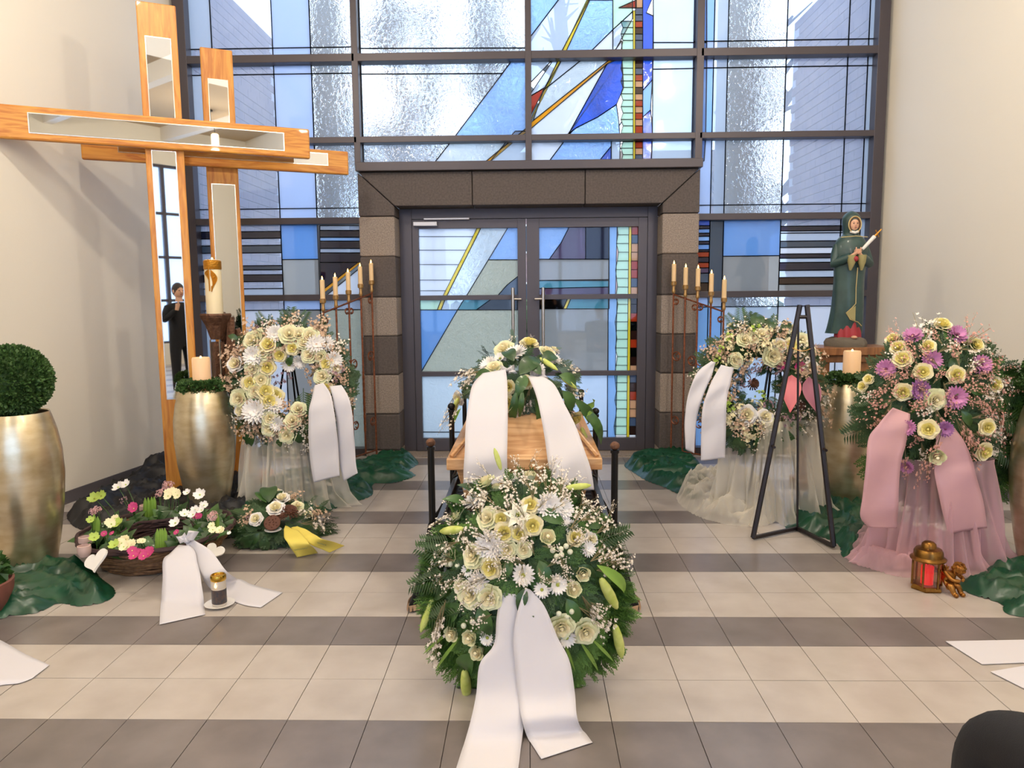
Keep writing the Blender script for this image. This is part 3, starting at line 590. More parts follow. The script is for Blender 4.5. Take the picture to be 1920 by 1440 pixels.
# ------------------------------------------------------------------ wrought-iron candelabra
mat('copper_iron', '#7A4A34', .45, .8, col2='#A0644A', nscale=40); mat('brass', '#C49A62', .3, .9); mat('taper_wax', '#E8C898', .5, sss=.2)
def scroll(b, p, ux, s, flip=1):
    for k, (oz, sg) in enumerate(((0, 1), (-.02, -1))):
        pts = []
        for i in range(15):
            a = i*.42; rr = s*(1-i*.055); pts.append(Vector(p)+ux*(flip*(s-rr*math.cos(a)))*1.0+Vector((0, 0, sg*(rr*math.sin(a)+oz*.3))))
        b.tube(pts, .006, 5)
def candelabrum(Pl, lb, glb):
    """Pl: five pole positions (x, y, z of cup bottom)"""
    a, e = Vector(Pl[0]), Vector(Pl[4]); ux = Vector((e.x-a.x, e.y-a.y, 0)).normalized()
    t = empty('candelabrum', (Pl[2][0], Pl[2][1], 0), lb, 'candelabrum')
    for i, p in enumerate(Pl):
        b = MB(); b.tube([(p[0], p[1], .02 if i in (0, 4) else .1), (p[0], p[1], p[2])], .009, 8)
        if i == 3: b.tube([(p[0], p[1], .3+k*.03) for k in range(20)], [.011+.003*(k % 2) for k in range(20)], 6)
        b.build('pole', 'copper_iron', t, smooth=True)
        MB().lathe([(.012, -.02), (.018, 0), (.013, .02), (.016, .05), (.026, .055), (.028, .085), (.022, .09)], p, 14).build('candle_cup', 'brass', t, smooth=True)
    b = MB(); b.tube([a-Vector((0, 0, .03)), e-Vector((0, 0, .03))], .008, 6); b.build('top_rail', 'copper_iron', t); z0 = .1
    b = MB(); b.tube([(a.x, a.y, z0), (e.x, e.y, z0)], .008, 6); b.build('bottom_rail', 'copper_iron', t)
    for i in (0, 2, 4):
        p = Pl[i]
        for z, s in ((p[2]-.10, .035), (p[2]*.62, .055), (.38, .05)):
            b = MB()
            for f in ((1, -1) if i == 2 else ((1,) if i == 0 else (-1,))): scroll(b, (p[0], p[1], z), ux, s, f)
            b.build('scroll', 'copper_iron', t, smooth=True)
    for i in (0, 4):
        p = Pl[i]; nv = Vector((-ux.y, ux.x, 0)); b = MB(); b.tube([Vector((p[0], p[1], .0))+nv*.12+Vector((0, 0, .006)), Vector((p[0], p[1], .05)), Vector((p[0], p[1], .0))-nv*.12+Vector((0, 0, .006))], .007, 6); b.build('foot', 'copper_iron', t)
    pos = ['first', 'second', 'middle', 'fourth', 'last']
    for i, p in enumerate(Pl):
        z = p[2]+.055; h = .19
        t2 = empty('taper_candle', (p[0], p[1], z), 'lit taper candle, '+pos[i]+' from the left on the '+glb, 'candle', 'tapers on the '+glb)
        MB().lathe([(.021, 0), (.020, h), (.012, h+.004)], (p[0], p[1], z), 14).build('wax_body', 'taper_wax', t2, smooth=True)
        MB().lathe([(.001, 0), (.007, .008), (.006, .018), (.0005, .036)], (p[0], p[1], z+h), 8).build('flame', 'flame', t2, smooth=True)
LP = [(606, 580, 6.35), (630, 573, 6.52), (654, 563, 6.7), (676.5, 551, 6.87), (697, 544, 7.0)]
candelabrum([tuple(at(*q)) for q in LP], 'wrought iron candelabrum left of the door with five lit tapers', 'left candelabrum')
RP = [(1263, 546, 6.98), (1285, 553, 6.88), (1308, 556, 6.78), (1333, 566, 6.68), (1357, 578, 6.58)]
candelabrum([tuple(at(*q)) for q in RP], 'wrought iron candelabrum right of the door with five lit tapers', 'right candelabrum')

# ------------------------------------------------------------------ bier and coffin
mat('black_metal', '#1A1818', .35, .5); mat('black_cloth', '#0E0C0E', .9); mat('fringe', '#B89878', .8); mat('rail_grey', '#6C7078', .3, .7)
wood('coffin_wood', '#B8814E', '#DDB384', (1.2, 1.2, 14)); wood('coffin_side', '#B8814E', '#DDB384', (14, 1.2, 14))
XL, XR = .42, 1.32; YN, YM, YR_ = 3.6, 4.6, 5.65; ZP = .42
t = empty('bier', (.87, 4.6, 0), 'black metal bier with six knobbed posts under the coffin', 'bier')
for (x, y, top, mt) in ((XL, YN, .845, 'bronze'), (XR, YN, .825, 'bronze'), (XL, YM, .875, 'black_metal'), (XR-.005, YM, .84, 'black_metal'), (XL-.01, YR_, .86, 'black_metal'), (XR-.02, YR_, .825, 'black_metal')):
    b = MB(); b.tube([(x, y, .0), (x, y, top-.03)], .017, 12); b.tube([(x, y, top-.035), (x, y, top-.02)], .022, 12); q = b.build('post', 'black_metal', t, smooth=True)
    MB().ball((x, y, top), .024, 12, 8, (1, 1, .9)).build('knob', mt, q, smooth=True)
b = MB(); b.box(XL, XR, YN, YR_, ZP-.05, ZP-.01)
for k in range(26): yy_ = YN+.04+k*.078; b.box(XL+.06, XR-.06, yy_, yy_+.055, ZP-.01, ZP)
b.build('platform', 'black_metal', t, bevel=.004)
for x in (XL+.03, XR-.03): MB().box(x-.014, x+.014, YN, YR_, ZP, ZP+.03).build('side_rail', 'rail_grey', t, bevel=.003)
MB().box(XL, XR, YN, YN+.03, ZP, ZP+.03).build('end_rail', 'rail_grey', t)
b = MB()
for y in (YN, YR_): b.tube([(XL, y, .22), (XR, y, .22)], .014, 8)
b.build('cross_brace', 'black_metal', t)
# black cloth over the front end
def fold(P): return P
t = MB()
def clothf(u, v):
    x = -1+2*u; s = .46+.055*v+.05*v*v; z = ZP+.012 if v < .08 else (ZP+.012)*(1-(v-.08)/.92)+.012
    y = YN+.05-.08*min(v/.08, 1)-.03*v-.02*math.sin(x*16)*v
    return ((XL+XR)/2+x*s+.0, y, z)
t.grid(clothf, 60, 24)
def clothside(sg):
    def f(u, v): x, y, z = clothf(0 if sg < 0 else 1, v); return (x+sg*(-.03*u+.015*math.sin(u*9)*v), y+u*.45, z)
    return f
t.grid(clothside(-1), 16, 24); t.grid(clothside(1), 16, 24)
bc_ = tag(t.build('black_pall', 'black_cloth', None, smooth=True, solid=.006), 'black cloth with gold fringe hanging over the front end of the bier', 'cloth')
b = MB(); r = random.Random(2)
for k in range(260):
    u = k/259; x, y, z = clothf(u, .985)
    b.tube([(x, y-.006, z+.02), (x+r.uniform(-.004, .004), y-.012, z-.008)], .0028, 3, False)
for sg in (-1, 1):
    for k in range(90): x, y, z = clothside(sg)(k/89, .985); b.tube([(x+sg*.006, y, z+.02), (x+sg*.012, y+r.uniform(-.003, .003), z-.008)], .0028, 3, False)
tag(b.build('fringe', 'fringe', bc_), 'gold fringe')
# coffin: hipped lid over a tapering box
cx0 = .875; cn, cf = 4.0, 5.58
t = empty('coffin', (cx0, 4.8, ZP), 'light pine coffin with hipped lid on the black bier', 'coffin')
def frus(z0, z1, w0, w1, n0, n1, f0, f1, name, mt):
    b = MB(); b.add([(cx0-w0, n0, z0), (cx0+w0, n0, z0), (cx0+w0, f0, z0), (cx0-w0, f0, z0), (cx0-w1, n1, z1), (cx0+w1, n1, z1), (cx0+w1, f1, z1), (cx0-w1, f1, z1)], [(3,2,1,0),(4,5,6,7),(0,1,5,4),(1,2,6,5),(2,3,7,6),(3,0,4,7)])
    return b.build(name, mt, t, bevel=.006)
frus(ZP+.01, ZP+.19, .33, .375, cn+.07, cn+.03, cf-.05, cf-.02, 'body', 'coffin_wood')
frus(ZP+.19, ZP+.255, .425, .425, cn, cn, cf+.02, cf+.02, 'lid_rim', 'coffin_wood')
l = frus(ZP+.255, ZP+.46, .385, .20, cn+.04, cn+.34, cf-.02, cf-.25, 'lid', 'coffin_wood')
for sg in (-1, 1): b = MB(); b.tube([(cx0+sg*.40, cn+.02, ZP+.262), (cx0+sg*.215, cn+.33, ZP+.455), (cx0+sg*.215, cf-.25, ZP+.455)], .012, 6); b.build('lid_moulding', 'coffin_wood', t, smooth=True)
for y in (cn+.3, cn+.8, cn+1.3):
    for sg in (-1, 1): b = MB(); b.tube([(cx0+sg*.37, y-.08, ZP+.12), (cx0+sg*.41, y-.08, ZP+.10), (cx0+sg*.41, y+.08, ZP+.10), (cx0+sg*.37, y+.08, ZP+.12)], .009, 6); b.build('handle', 'black_metal', t, smooth=True)
MB().box(cx0-.3, cx0+.3, cn+.15, cn+.3, ZP, ZP+.012).build('foot', 'coffin_wood', t); MB().box(cx0-.3, cx0+.3, cf-.35, cf-.2, ZP, ZP+.012).build('foot', 'coffin_wood', t)

# ------------------------------------------------------------------ easel
mat('easel_black', '#1E1618', .4)
t = empty('easel', (2.6, 4.7, 0), 'black folding easel in front of the right-hand wreath', 'easel')
tl_ = at(1500, 572, 4.72); tr_ = at(1513, 572, 4.72); fl_ = gnd(1412, 1008, .02); fr_ = gnd(1563, 1024, .02); fb_ = gnd(1495, 990, .02)
MB().tube([fl_, tl_], .016, 6).build('leg', 'easel_black', t); MB().tube([fr_, tr_], .016, 6).build('leg', 'easel_black', t)
kb = Vector(((tl_.x+tr_.x)/2, 4.80, 1.38)); MB().tube([fb_+Vector((0, .0, 0)), kb], .007, 6).build('leg', 'easel_black', t)
MB().bar(fl_, fb_, .02, .02, (0, 0, 1)).build('brace', 'easel_black', t); MB().bar(fr_, fb_, .02, .02, (0, 0, 1)).build('brace', 'easel_black', t)
MB().tube([tl_+(fl_-tl_)*.05, tr_+(fr_-tr_)*.05], .012, 8).build('hinge', 'easel_black', t)
a_, b_ = tl_+(fl_-tl_)*.60+Vector((0, -.02, 0)), tr_+(fr_-tr_)*.60+Vector((0, -.02, 0)); MB().tube([a_+Vector((0, -.035, 0)), a_+Vector((0, .03, 0))], .009, 8).build('peg', 'easel_black', t); MB().tube([b_+Vector((0, -.035, 0)), b_+Vector((0, .03, 0))], .009, 8).build('peg', 'easel_black', t)
a_, b_ = tl_+(fl_-tl_)*.18, tr_+(fr_-tr_)*.18; b = MB(); b.tube([bilerp(a_, b_, k/8)-Vector((0, .012, .02*math.sin(PI*k/8))) for k in range(9)], .003, 5); b.build('chain', 'brass', t)

# ------------------------------------------------------------------ saint statue on wooden pedestal
mat('robe_green', '#27403F', .5, col2='#35504C', nscale=12, coat=.2); mat('robe_red', '#9C2A34', .5); mat('trim_gold', '#C6B078', .45, .3); mat('skin', '#D8A88A', .55, sss=.1); mat('rock', '#6A6256', .8, bump=.6, bscale=40); mat('white_cloth', '#E4E0DA', .7); mat('hair_brown', '#5A3A26', .7); mat('olive_cloth', '#9A9060', .7); mat('eye', '#2A2020', .4); mat('lip', '#B0605A', .5)
wood('pedestal_wood', '#6E4426', '#96643A', (10, 10, 1.5))
sx, sy = at(1592, 520, 6.0).x, 6.0; zb = 1.165
t = empty('pedestal', (sx, sy, 0), 'brown wooden pedestal column under the saint statue', 'pedestal')
MB().box(sx-.42, sx+.32, sy-.17, sy+.2, zb-.09, zb-.03).build('top_board', 'pedestal_wood', t, bevel=.005); MB().box(sx-.34, sx+.26, sy-.13, sy+.16, zb-.15, zb-.09).build('moulding', 'pedestal_wood', t, bevel=.008)
MB().box(sx-.31, sx-.16, sy-.10, sy+.10, .06, zb-.15).build('shaft', 'pedestal_wood', t, bevel=.005); MB().box(sx+.06, sx+.2, sy-.10, sy+.10, .06, zb-.15).build('shaft', 'pedestal_wood', t, bevel=.005)
MB().box(sx-.36, sx+.28, sy-.15, sy+.15, 0, .06).build('plinth', 'pedestal_wood', t, bevel=.005)
zb -= .03
t = empty('saint_statue', (sx, sy, zb), 'painted statue of a hooded woman in a dark green cloak, hands crossed', 'statue')
MB().lathe([(.15, 0), (.155, .03), (.14, .06), (.10, .075)], (sx, sy, zb), 18, fold=lambda a, z: 1+.08*math.sin(5*a)).build('rock_base', 'rock', t, smooth=True)
H = at(1592, 396, 6.0).z-zb; k_ = H/1.03
def sec(z, rx, ry, ox=0, oy=0): return (z*k_, rx*k_, ry*k_, ox*k_, oy*k_)
def body(name, secs, mt, fa=.0, fn=9, par=None, n=40, open_=None, rot=0):
    b = MB(); V = []; F = []
    for j in range((len(secs)-1)*4+1):
        z, rx, ry, ox, oy = crom(secs, j/((len(secs)-1)*4)); low = max(0, 1-(z/(.75*k_)))
        for i in range(n):
            a = 2*PI*i/n+rot; f = 1+fa*low*math.sin(fn*a+z*4)+fa*.4*low*math.sin(2.3*fn*a)
            V.append((sx+ox+rx*f*math.cos(a), sy+oy+ry*f*math.sin(a), zb+z))
    m_ = len(V)//n
    for j in range(m_-1):
        for i in range(n): F.append((j*n+i, j*n+(i+1) % n, (j+1)*n+(i+1) % n, (j+1)*n+i))
    F += [tuple(range(n-1, -1, -1)), tuple(range((m_-1)*n, m_*n))]
    b.add(V, F); return b.build(name, mt, par or t, smooth=True, angle=70)
body('red_gown', [sec(.06, .095, .075, .0, -.02), sec(.12, .09, .072, .0, -.018), sec(.22, .075, .06, 0, -.01), sec(.3, .06, .05)], 'robe_red', .09, 9)
cl_ = body('cloak', [sec(.10, .135, .09, -.01, .02), sec(.16, .128, .092, -.005, .012), sec(.3, .118, .092), sec(.5, .112, .088), sec(.62, .118, .09), sec(.70, .128, .095, 0, -.005), sec(.78, .12, .085), sec(.83, .09, .065), sec(.855, .06, .055), sec(.90, .062, .066), sec(.97, .066, .07, 0, .004), sec(1.01, .045, .05, 0, .008), sec(1.03, .012, .014, 0, .01)], 'robe_green', .07, 7)
# face, hair, veil edge
fc = Vector((sx, sy-.045*k_, zb+.925*k_))
b = MB(); b.ball(fc, .040*k_, 18, 12, (.92, .85, 1.25)); b.add([fc+Vector((0, -.045*k_, -.004*k_)), fc+Vector((-.007*k_, -.033*k_, -.012*k_)), fc+Vector((.007*k_, -.033*k_, -.012*k_)), fc+Vector((0, -.032*k_, .016*k_))], [(0, 1, 2), (0, 3, 1), (0, 2, 3)])
b.tube([fc+Vector((0, .01, -.03*k_)), fc+Vector((0, .025, -.075*k_))], [.02*k_, .024*k_], 10)
f_ = b.build('face', 'skin', t, smooth=True)
b = MB()
for s_ in (-1, 1): b.ball(fc+Vector((s_*.015*k_, -.033*k_, .006*k_)), .0045*k_, 8, 5, (1.3, .6, .7)); b.tube([fc+Vector((s_*.007*k_, -.034*k_, .016*k_)), fc+Vector((s_*.022*k_, -.029*k_, .016*k_))], .0013, 4)
b.build('eyes', 'eye', f_, smooth=True); MB().ball(fc+Vector((0, -.035*k_, -.022*k_)), .008*k_, 8, 5, (1.1, .5, .4)).build('mouth', 'lip', f_, smooth=True)
b = MB(); b.tube([fc+Vector((math.sin(a)*.040*k_, -.012*k_, math.cos(a)*.052*k_)) for a in [i*PI/8-PI*.78 for i in range(13)]], .009*k_, 8); b.build('hair', 'hair_brown', t, smooth=True)
b = MB(); b.tube([fc+Vector((math.sin(a)*.047*k_, -.020*k_, math.cos(a)*.060*k_)) for a in [i*2*PI/24 for i in range(25)]], .0045*k_, 6); b.tube([(sx-.002, sy-.098*k_, zb+(.79-.02*i)*k_) for i in range(0)] or [fc+Vector((-.10*k_, -.02, -.095*k_)), fc+Vector((0, -.045*k_, -.088*k_)), fc+Vector((.10*k_, -.02, -.095*k_))], .003*k_, 5)
b.build('veil_edge', 'trim_gold', t, smooth=True); b = MB(); b.tube([(sx+.012*k_, sy-.118*k_, zb+.60*k_), (sx+.014*k_, sy-.10*k_, zb+.45*k_), (sx+.016*k_, sy-.103*k_, zb+.33*k_), (sx-.01*k_, sy-.105*k_, zb+.30*k_), (sx-.05*k_, sy-.095*k_, zb+.26*k_), (sx-.02*k_, sy-.10*k_, zb+.21*k_), (sx+.04*k_, sy-.10*k_, zb+.19*k_), (sx+.075*k_, sy-.085*k_, zb+.16*k_)], .0035*k_, 5)
b.build('gold_trim', 'trim_gold', t, smooth=True)
b = MB(); b.add([(sx-.05*k_, sy-.098*k_, zb+.26*k_), (sx+.014*k_, sy-.108*k_, zb+.315*k_), (sx+.016*k_, sy-.108*k_, zb+.20*k_), (sx-.02*k_, sy-.102*k_, zb+.215*k_)], [(0, 1, 2, 3)]); b.build('cloak_lining', 'olive_cloth', t, solid=.002)
b = MB(); b.tube([fc+Vector((-.03*k_, -.01*k_, -.052*k_)), fc+Vector((0, -.03*k_, -.062*k_)), fc+Vector((.03*k_, -.01*k_, -.052*k_))], .010*k_, 8); b.build('collar', 'white_cloth', t, smooth=True)
for s_, zz in ((-1, .70), (1, .705)):    # sleeves with wide cuffs
    sh = Vector((sx+s_*.10*k_, sy-.0*k_, zb+.775*k_)); el = Vector((sx+s_*.128*k_, sy-.03*k_, zb+.635*k_)); wr = Vector((sx+s_*.04*k_, sy-.115*k_, zb+.685*k_))
    MB().tube([sh, bilerp(sh, el, .55), el, bilerp(el, wr, .5), wr], [v*k_ for v in (.03, .037, .04, .036, .03)], 12).build('sleeve', 'robe_green', t, smooth=True)
    MB().tube([wr+Vector((0, 0, .005)), wr+Vector((-s_*.002, -.008, -.045*k_)), wr+Vector((s_*.002, .0, -.105*k_))], [v*k_ for v in (.034, .028, .008)], 10).build('cuff', 'olive_cloth', t, smooth=True)
    hb = MB(); palm = wr+Vector((-s_*.035*k_, -.022*k_, .03*k_)); hb.tube([wr, bilerp(wr, palm, .5), palm], [v*k_ for v in (.013, .012, .015)], 8)
    dirv = Vector((-s_*.8, -.1, .55)).normalized(); pv = Vector((s_*.35, 0, .55)).normalized()
    for q in range(4):
        p0 = palm+pv*((q-1.5)*.0085*k_); L_ = (.032, .037, .035, .027)[q]*k_; hb.tube([p0, p0+dirv*L_*.55, p0+dirv*L_+Vector((0, .004*k_, -.004*k_))], [.0052*k_, .0048*k_, .0035*k_], 6)
    hb.tube([palm-dirv*.008*k_, palm-dirv*.0*k_+Vector((s_*.012*k_, -.008*k_, .018*k_)), palm+Vector((s_*.012*k_, -.008*k_, .036*k_))], [.006*k_, .0055*k_, .004*k_], 6)
    hb.build('hand', 'skin', t, smooth=True)
MB().ball((sx-.015*k_, sy-.135*k_, zb+.665*k_), .022*k_, 10, 8).build('red_sleeve', 'robe_red', t, smooth=True)
b = MB(); a_ = Vector((sx+.035*k_, sy-.13*k_, zb+.735*k_)); e_ = Vector((sx+.125*k_, sy-.12*k_, zb+.83*k_)); b.tube([a_, e_], [.011*k_, .015*k_], 8); sd = b.build('lily_stem_wrap', 'white_cloth', t, smooth=True)
b = MB(); d_ = (e_-a_).normalized(); b.tube([e_, e_+d_*.075*k_], [.008*k_, .004*k_], 6); b.tube([e_+d_*.03-d_.orthogonal()*.03*k_, e_+d_*.03+d_.orthogonal()*.03*k_], .004*k_, 5); b.build('sword_hilt', 'gold_relief', t, smooth=True)
MB().ball((sx+.01*k_, sy-.115*k_, zb+.075*k_), .022*k_, 10, 6, (1, 1.3, .6)).build('foot', 'skin', t, smooth=True)

# ------------------------------------------------------------------ lantern and cherub
mat('old_brass', '#9A7236', .3, .95, col2='#6E4A24', nscale=30); mat('red_wax_glow', '#D01824', .4, emis='#E01018', estr=1.2); glass('lantern_glass', '#F0E4D0', .02, gloss=.06); mat('bronze_gold', '#8A5A2C', .3, .9, col2='#B5803E', nscale=30)  # the red wax has a glow added to lift the dull, flameless candle
lp = gnd(1737, 1103); x, y = lp.x, lp.y; sc2 = .115
t = empty('grave_lantern', (x, y, 0), 'small hexagonal brass lantern with red candle on the floor right', 'lantern')
hexp = [(sc2*.62*math.cos(PI/6+i*PI/3+.3), sc2*.62*math.sin(PI/6+i*PI/3+.3)) for i in range(6)]
MB().lathe([(.078, 0), (.082, .008), (.076, .022), (.07, .026)], (x, y, 0), 6).build('base', 'old_brass', t)
b = MB()
for hx, hy in hexp: b.tube([(x+hx, y+hy, .02), (x+hx, y+hy, .165)], .0055, 6)
b.build('frame_bars', 'old_brass', t)
for i in range(6):
    (ax_, ay_), (bx_, by_) = hexp[i], hexp[(i+1) % 6]; MB().add([(x+ax_*.97, y+ay_*.97, .026), (x+bx_*.97, y+by_*.97, .026), (x+bx_*.97, y+by_*.97, .16), (x+ax_*.97, y+ay_*.97, .16)], [(0, 1, 2, 3)]).build('pane', 'lantern_glass', t, solid=.002)
MB().lathe([(.085, .16), (.088, .168), (.072, .178), (.070, .205), (.062, .218), (.038, .225), (.034, .245), (.022, .256), (.006, .258)], (x, y, 0), 24).build('lid', 'old_brass', t, smooth=True)
t2 = empty('red_candle', (x, y, .03), 'red candle inside the brass lantern', 'candle'); MB().lathe([(.030, 0), (.031, .095), (.022, .10)], (x, y, .027), 16).build('wax_body', 'red_wax_glow', t2, smooth=True); MB().tube([(x, y, .125), (x, y, .135)], .0015, 5).build('wick', 'cable', t2)
def skin_fig(name, J, E, mt, parent=None, sub=2, root=0):
    me = bpy.data.meshes.new(name); me.from_pydata([j[0] for j in J], E, []); o = bpy.data.objects.new(name, me); C.objects.link(o); me.materials.append(M[mt])
    s_ = o.modifiers.new('skin', 'SKIN'); s_.use_smooth_shade = True; o.modifiers.new('sub', 'SUBSURF').levels = sub; o.modifiers['sub'].render_levels = sub
    for i, d in enumerate(me.skin_vertices[0].data): r_ = J[i][1]; d.radius = (r_, r_) if not isinstance(r_, tuple) else r_; d.use_root = (i == root)
    if parent is not None: o.parent = parent; o.matrix_parent_inverse = ROOTW(parent).inverted()
    return o
cp_ = gnd(1775, 1110); x, y = cp_.x, cp_.y
t = empty('cherub_figurine', (x, y, 0), 'small bronze cherub crouching beside the brass lantern', 'figurine')
def q(a, b_, c, r_): return ((x+a, y+b_, c), r_)
J = [q(0, .0, .035, .035), q(.0, .0, .075, .033), q(.012, -.01, .108, .024), q(.02, -.015, .122, .014),
     q(-.025, -.015, .112, .014), q(-.005, -.055, .085, .011), q(.035, -.06, .08, .010), q(.045, .0, .105, .014), q(.06, -.035, .085, .011), q(.045, -.055, .082, .010),
     q(.03, -.045, .055, .018), q(.045, -.05, .012, .013), q(.05, -.075, .008, .012), q(-.01, -.05, .055, .018), q(.005, -.06, .012, .013), q(.01, -.085, .008, .012)]
skin_fig('body', J, [(0, 1), (1, 2), (2, 3), (2, 4), (4, 5), (5, 6), (2, 7), (7, 8), (8, 9), (0, 10), (10, 11), (11, 12), (0, 13), (13, 14), (14, 15)], 'bronze_gold', t)
b = MB(); b.ball((x+.035, y-.035, .138), .031, 14, 10, (1, 1, .95)); b.ball((x+.045, y-.068, .132), .006, 6, 4)
hd = b.build('head', 'bronze_gold', t, smooth=True); b = MB(); r = random.Random(3)
for k in range(60):
    d = Vector((r.gauss(0, 1), r.gauss(.3, 1), r.gauss(.8, 1))).normalized(); b.ball(Vector((x+.035, y-.035, .14))+d*.03, .007, 6, 4)
b.build('curls', 'bronze_gold', hd, smooth=True)
b = MB()
for s_ in (-1, 1):
    for k in range(5): b.tube([(x-.01+s_*.012, y+.025, .10), (x-.025+s_*(.02+.012*k), y+.05, .12+.012*k-.004*k*k)], [.009, .003], 5)
b.build('wings', 'bronze_gold', t, smooth=True)

# ------------------------------------------------------------------ grave light on its saucer
mat('porcelain', '#ECEAE6', .25, coat=.5); mat('grave_plastic', '#F0E8DC', .3, trans=.4, alpha=.9); mat('grave_print', '#5A463C', .4, col2='#2A3440', nscale=60); mat('gold_foil', '#C8A040', .25, 1)
gp = gnd(412, 1136); x, y = gp.x, gp.y
t = empty('saucer', (x, y, 0), 'white saucer under the grave light on the floor', 'saucer'); MB().lathe([(.035, 0), (.04, .003), (.072, .013), (.074, .015), (.07, .014), (.038, .006), (.001, .006)], (x, y, .001), 32).build('dish', 'porcelain', t, smooth=True)
t = empty('grave_light', (x, y, .007), 'small grave light with gold lid burning on a white saucer', 'candle'); z = .008
MB().lathe([(.034, 0), (.036, .006), (.036, .125), (.033, .13)], (x, y, z), 28).build('cup', 'grave_plastic', t, smooth=True)
MB().lathe([(.0365, .012), (.0368, .013), (.0368, .085), (.0365, .086)], (x, y, z), 28, cap=False).build('picture_label', 'grave_print', t, smooth=True)
MB().lathe([(.037, .13), (.039, .133), (.039, .15), (.036, .158), (.03, .16), (.028, .154), (.001, .154)], (x, y, z), 28).build('lid', 'gold_foil', t, smooth=True)
MB().lathe([(.001, .10), (.006, .108), (.001, .125)], (x, y-.037, z), 8).build('flame', 'flame', t, smooth=True)

# ------------------------------------------------------------------ cloths on the floor
mat('green_satin', '#0A3A26', .34, col2='#104C32', nscale=5, spec=.6); mat('black_satin', '#16171C', .5, spec=.5)
def drape(name, outline, h, mt, lb, seed, cat='cloth', nf=5, res=.02, lift=None):
    """crumpled cloth lying on the floor: folds run along a wandering direction, edges come down to the floor"""
    P = [gnd(*p) for p in outline]; n = len(P); xs = [p.x for p in P]; ys = [p.y for p in P]
    # smooth closed outline
    Q = []
    for i in range(n):
        for k in range(4):
            u = k/4; a, b_, c, d = P[i-1], P[i], P[(i+1) % n], P[(i+2) % n]
            Q.append(tuple(.5*((2*b_[j])+(-a[j]+c[j])*u+(2*a[j]-5*b_[j]+4*c[j]-d[j])*u*u+(-a[j]+3*b_[j]-3*c[j]+d[j])*u**3) for j in (0, 1)))
    Qn = np.array(Q); A = Qn; B = np.roll(Qn, -1, 0)
    nx = int((max(xs)-min(xs)+.1)/res)+1; ny = int((max(ys)-min(ys)+.1)/res)+1
    gx, gy = np.meshgrid(min(xs)-.05+np.arange(nx+1)*res, min(ys)-.05+np.arange(ny+1)*res); G = np.stack([gx.ravel(), gy.ravel()], 1)
    D_ = B-A; L2 = (D_**2).sum(1)+1e-9; W = G[:, None, :]-A[None]; tt = np.clip((W*D_).sum(2)/L2, 0, 1); dv = W-tt[..., None]*D_[None]; dist = np.sqrt((dv**2).sum(2)); mi_ = dist.argmin(1); dm = dist.min(1)
    ca = (A[None, :, 1] > G[:, None, 1]) != (B[None, :, 1] > G[:, None, 1]); xi = A[:, 0]+(G[:, None, 1]-A[:, 1])*D_[:, 0]/(np.where(np.abs(D_[:, 1]) < 1e-9, 1e-9, D_[:, 1])); inside = ((ca & (G[:, None, 0] < xi)).sum(1) % 2) == 1
    rr_ = np.random.RandomState(seed); Z = np.zeros(len(G))
    X_, Y_ = G[:, 0], G[:, 1]
    wx = X_+.10*np.sin(Y_*5+rr_.uniform(0, 6))+.05*np.sin(Y_*13+X_*7+rr_.uniform(0, 6)); wy = Y_+.10*np.sin(X_*5+rr_.uniform(0, 6))
    for q_ in range(nf):
        a = rr_.uniform(0, PI); fr = rr_.uniform(9, 24); ph = rr_.uniform(0, 6); s = np.sin((wx*np.cos(a)+wy*np.sin(a))*fr+ph); Z = np.maximum(Z, (1-np.abs(s))**1.25*rr_.uniform(.55, 1)*(14/fr)**.5)*1.0+.12*(1-np.abs(s))**2
    Z = Z/Z.max(); Z = (Z*.9+.1*np.clip(dm/.25, 0, 1))*h*1.25*(lambda q: q*q*(3-2*q))(np.clip(.12+dm/.10, 0, 1))*np.clip(dm/.02, 0, 1)
    if lift is not None: lx, ly = gnd(*lift[0])[:2]; Z += lift[1]*np.exp(-((X_-lx)**2+(Y_-ly)**2)/(2*lift[2]**2))*np.clip(dm/.06, 0, 1)
    Z = np.maximum(Z, 0)+.004
    idx = -np.ones(len(G), int); near = inside | (dm < res*.8); sn = near & ~inside
    # snap the outside rim to the outline
    pr_ = A[mi_]+tt[np.arange(len(G)), mi_][:, None]*D_[mi_]; G2 = G.copy(); G2[sn] = pr_[sn]; Z[sn] = .002
    idx[near] = np.arange(near.sum()); V = np.column_stack([G2[near], Z[near]]); F = []
    for j in range(ny):
        for i in range(nx):
            q4 = (idx[j*(nx+1)+i], idx[j*(nx+1)+i+1], idx[(j+1)*(nx+1)+i+1], idx[(j+1)*(nx+1)+i])
            if min(q4) >= 0: F.append(q4)
    b = MB(); b.add(V.tolist(), F); o = b.build(name, mt, None, smooth=True, angle=0); return tag(o, lb, cat)
drape('green_cloth', [(-60, 1170), (-40, 1080), (40, 1062), (110, 1058), (165, 1060), (190, 1085), (217, 1108), (200, 1128), (150, 1138), (110, 1132), (70, 1150), (20, 1156)], .09, 'green_satin', 'green satin cloth on the floor below the leftmost gold planter', 1)
drape('green_cloth', [(425, 1000), (440, 950), (520, 900), (600, 885), (690, 868), (705, 855), (762, 852), (785, 868), (765, 884), (780, 892), (740, 906), (700, 908), (697, 930), (640, 950), (600, 965), (520, 985), (470, 1000)], .10, 'green_satin', 'green satin cloth trailing from the left wreath towards the door', 2, res=.022)
drape('green_cloth', [(1170, 873), (1186, 862), (1215, 858), (1240, 850), (1262, 846), (1300, 860), (1330, 900), (1310, 935), (1275, 928), (1240, 912), (1212, 902), (1190, 888)], .11, 'green_satin', 'green satin cloth on the floor right of the door', 3, res=.022)
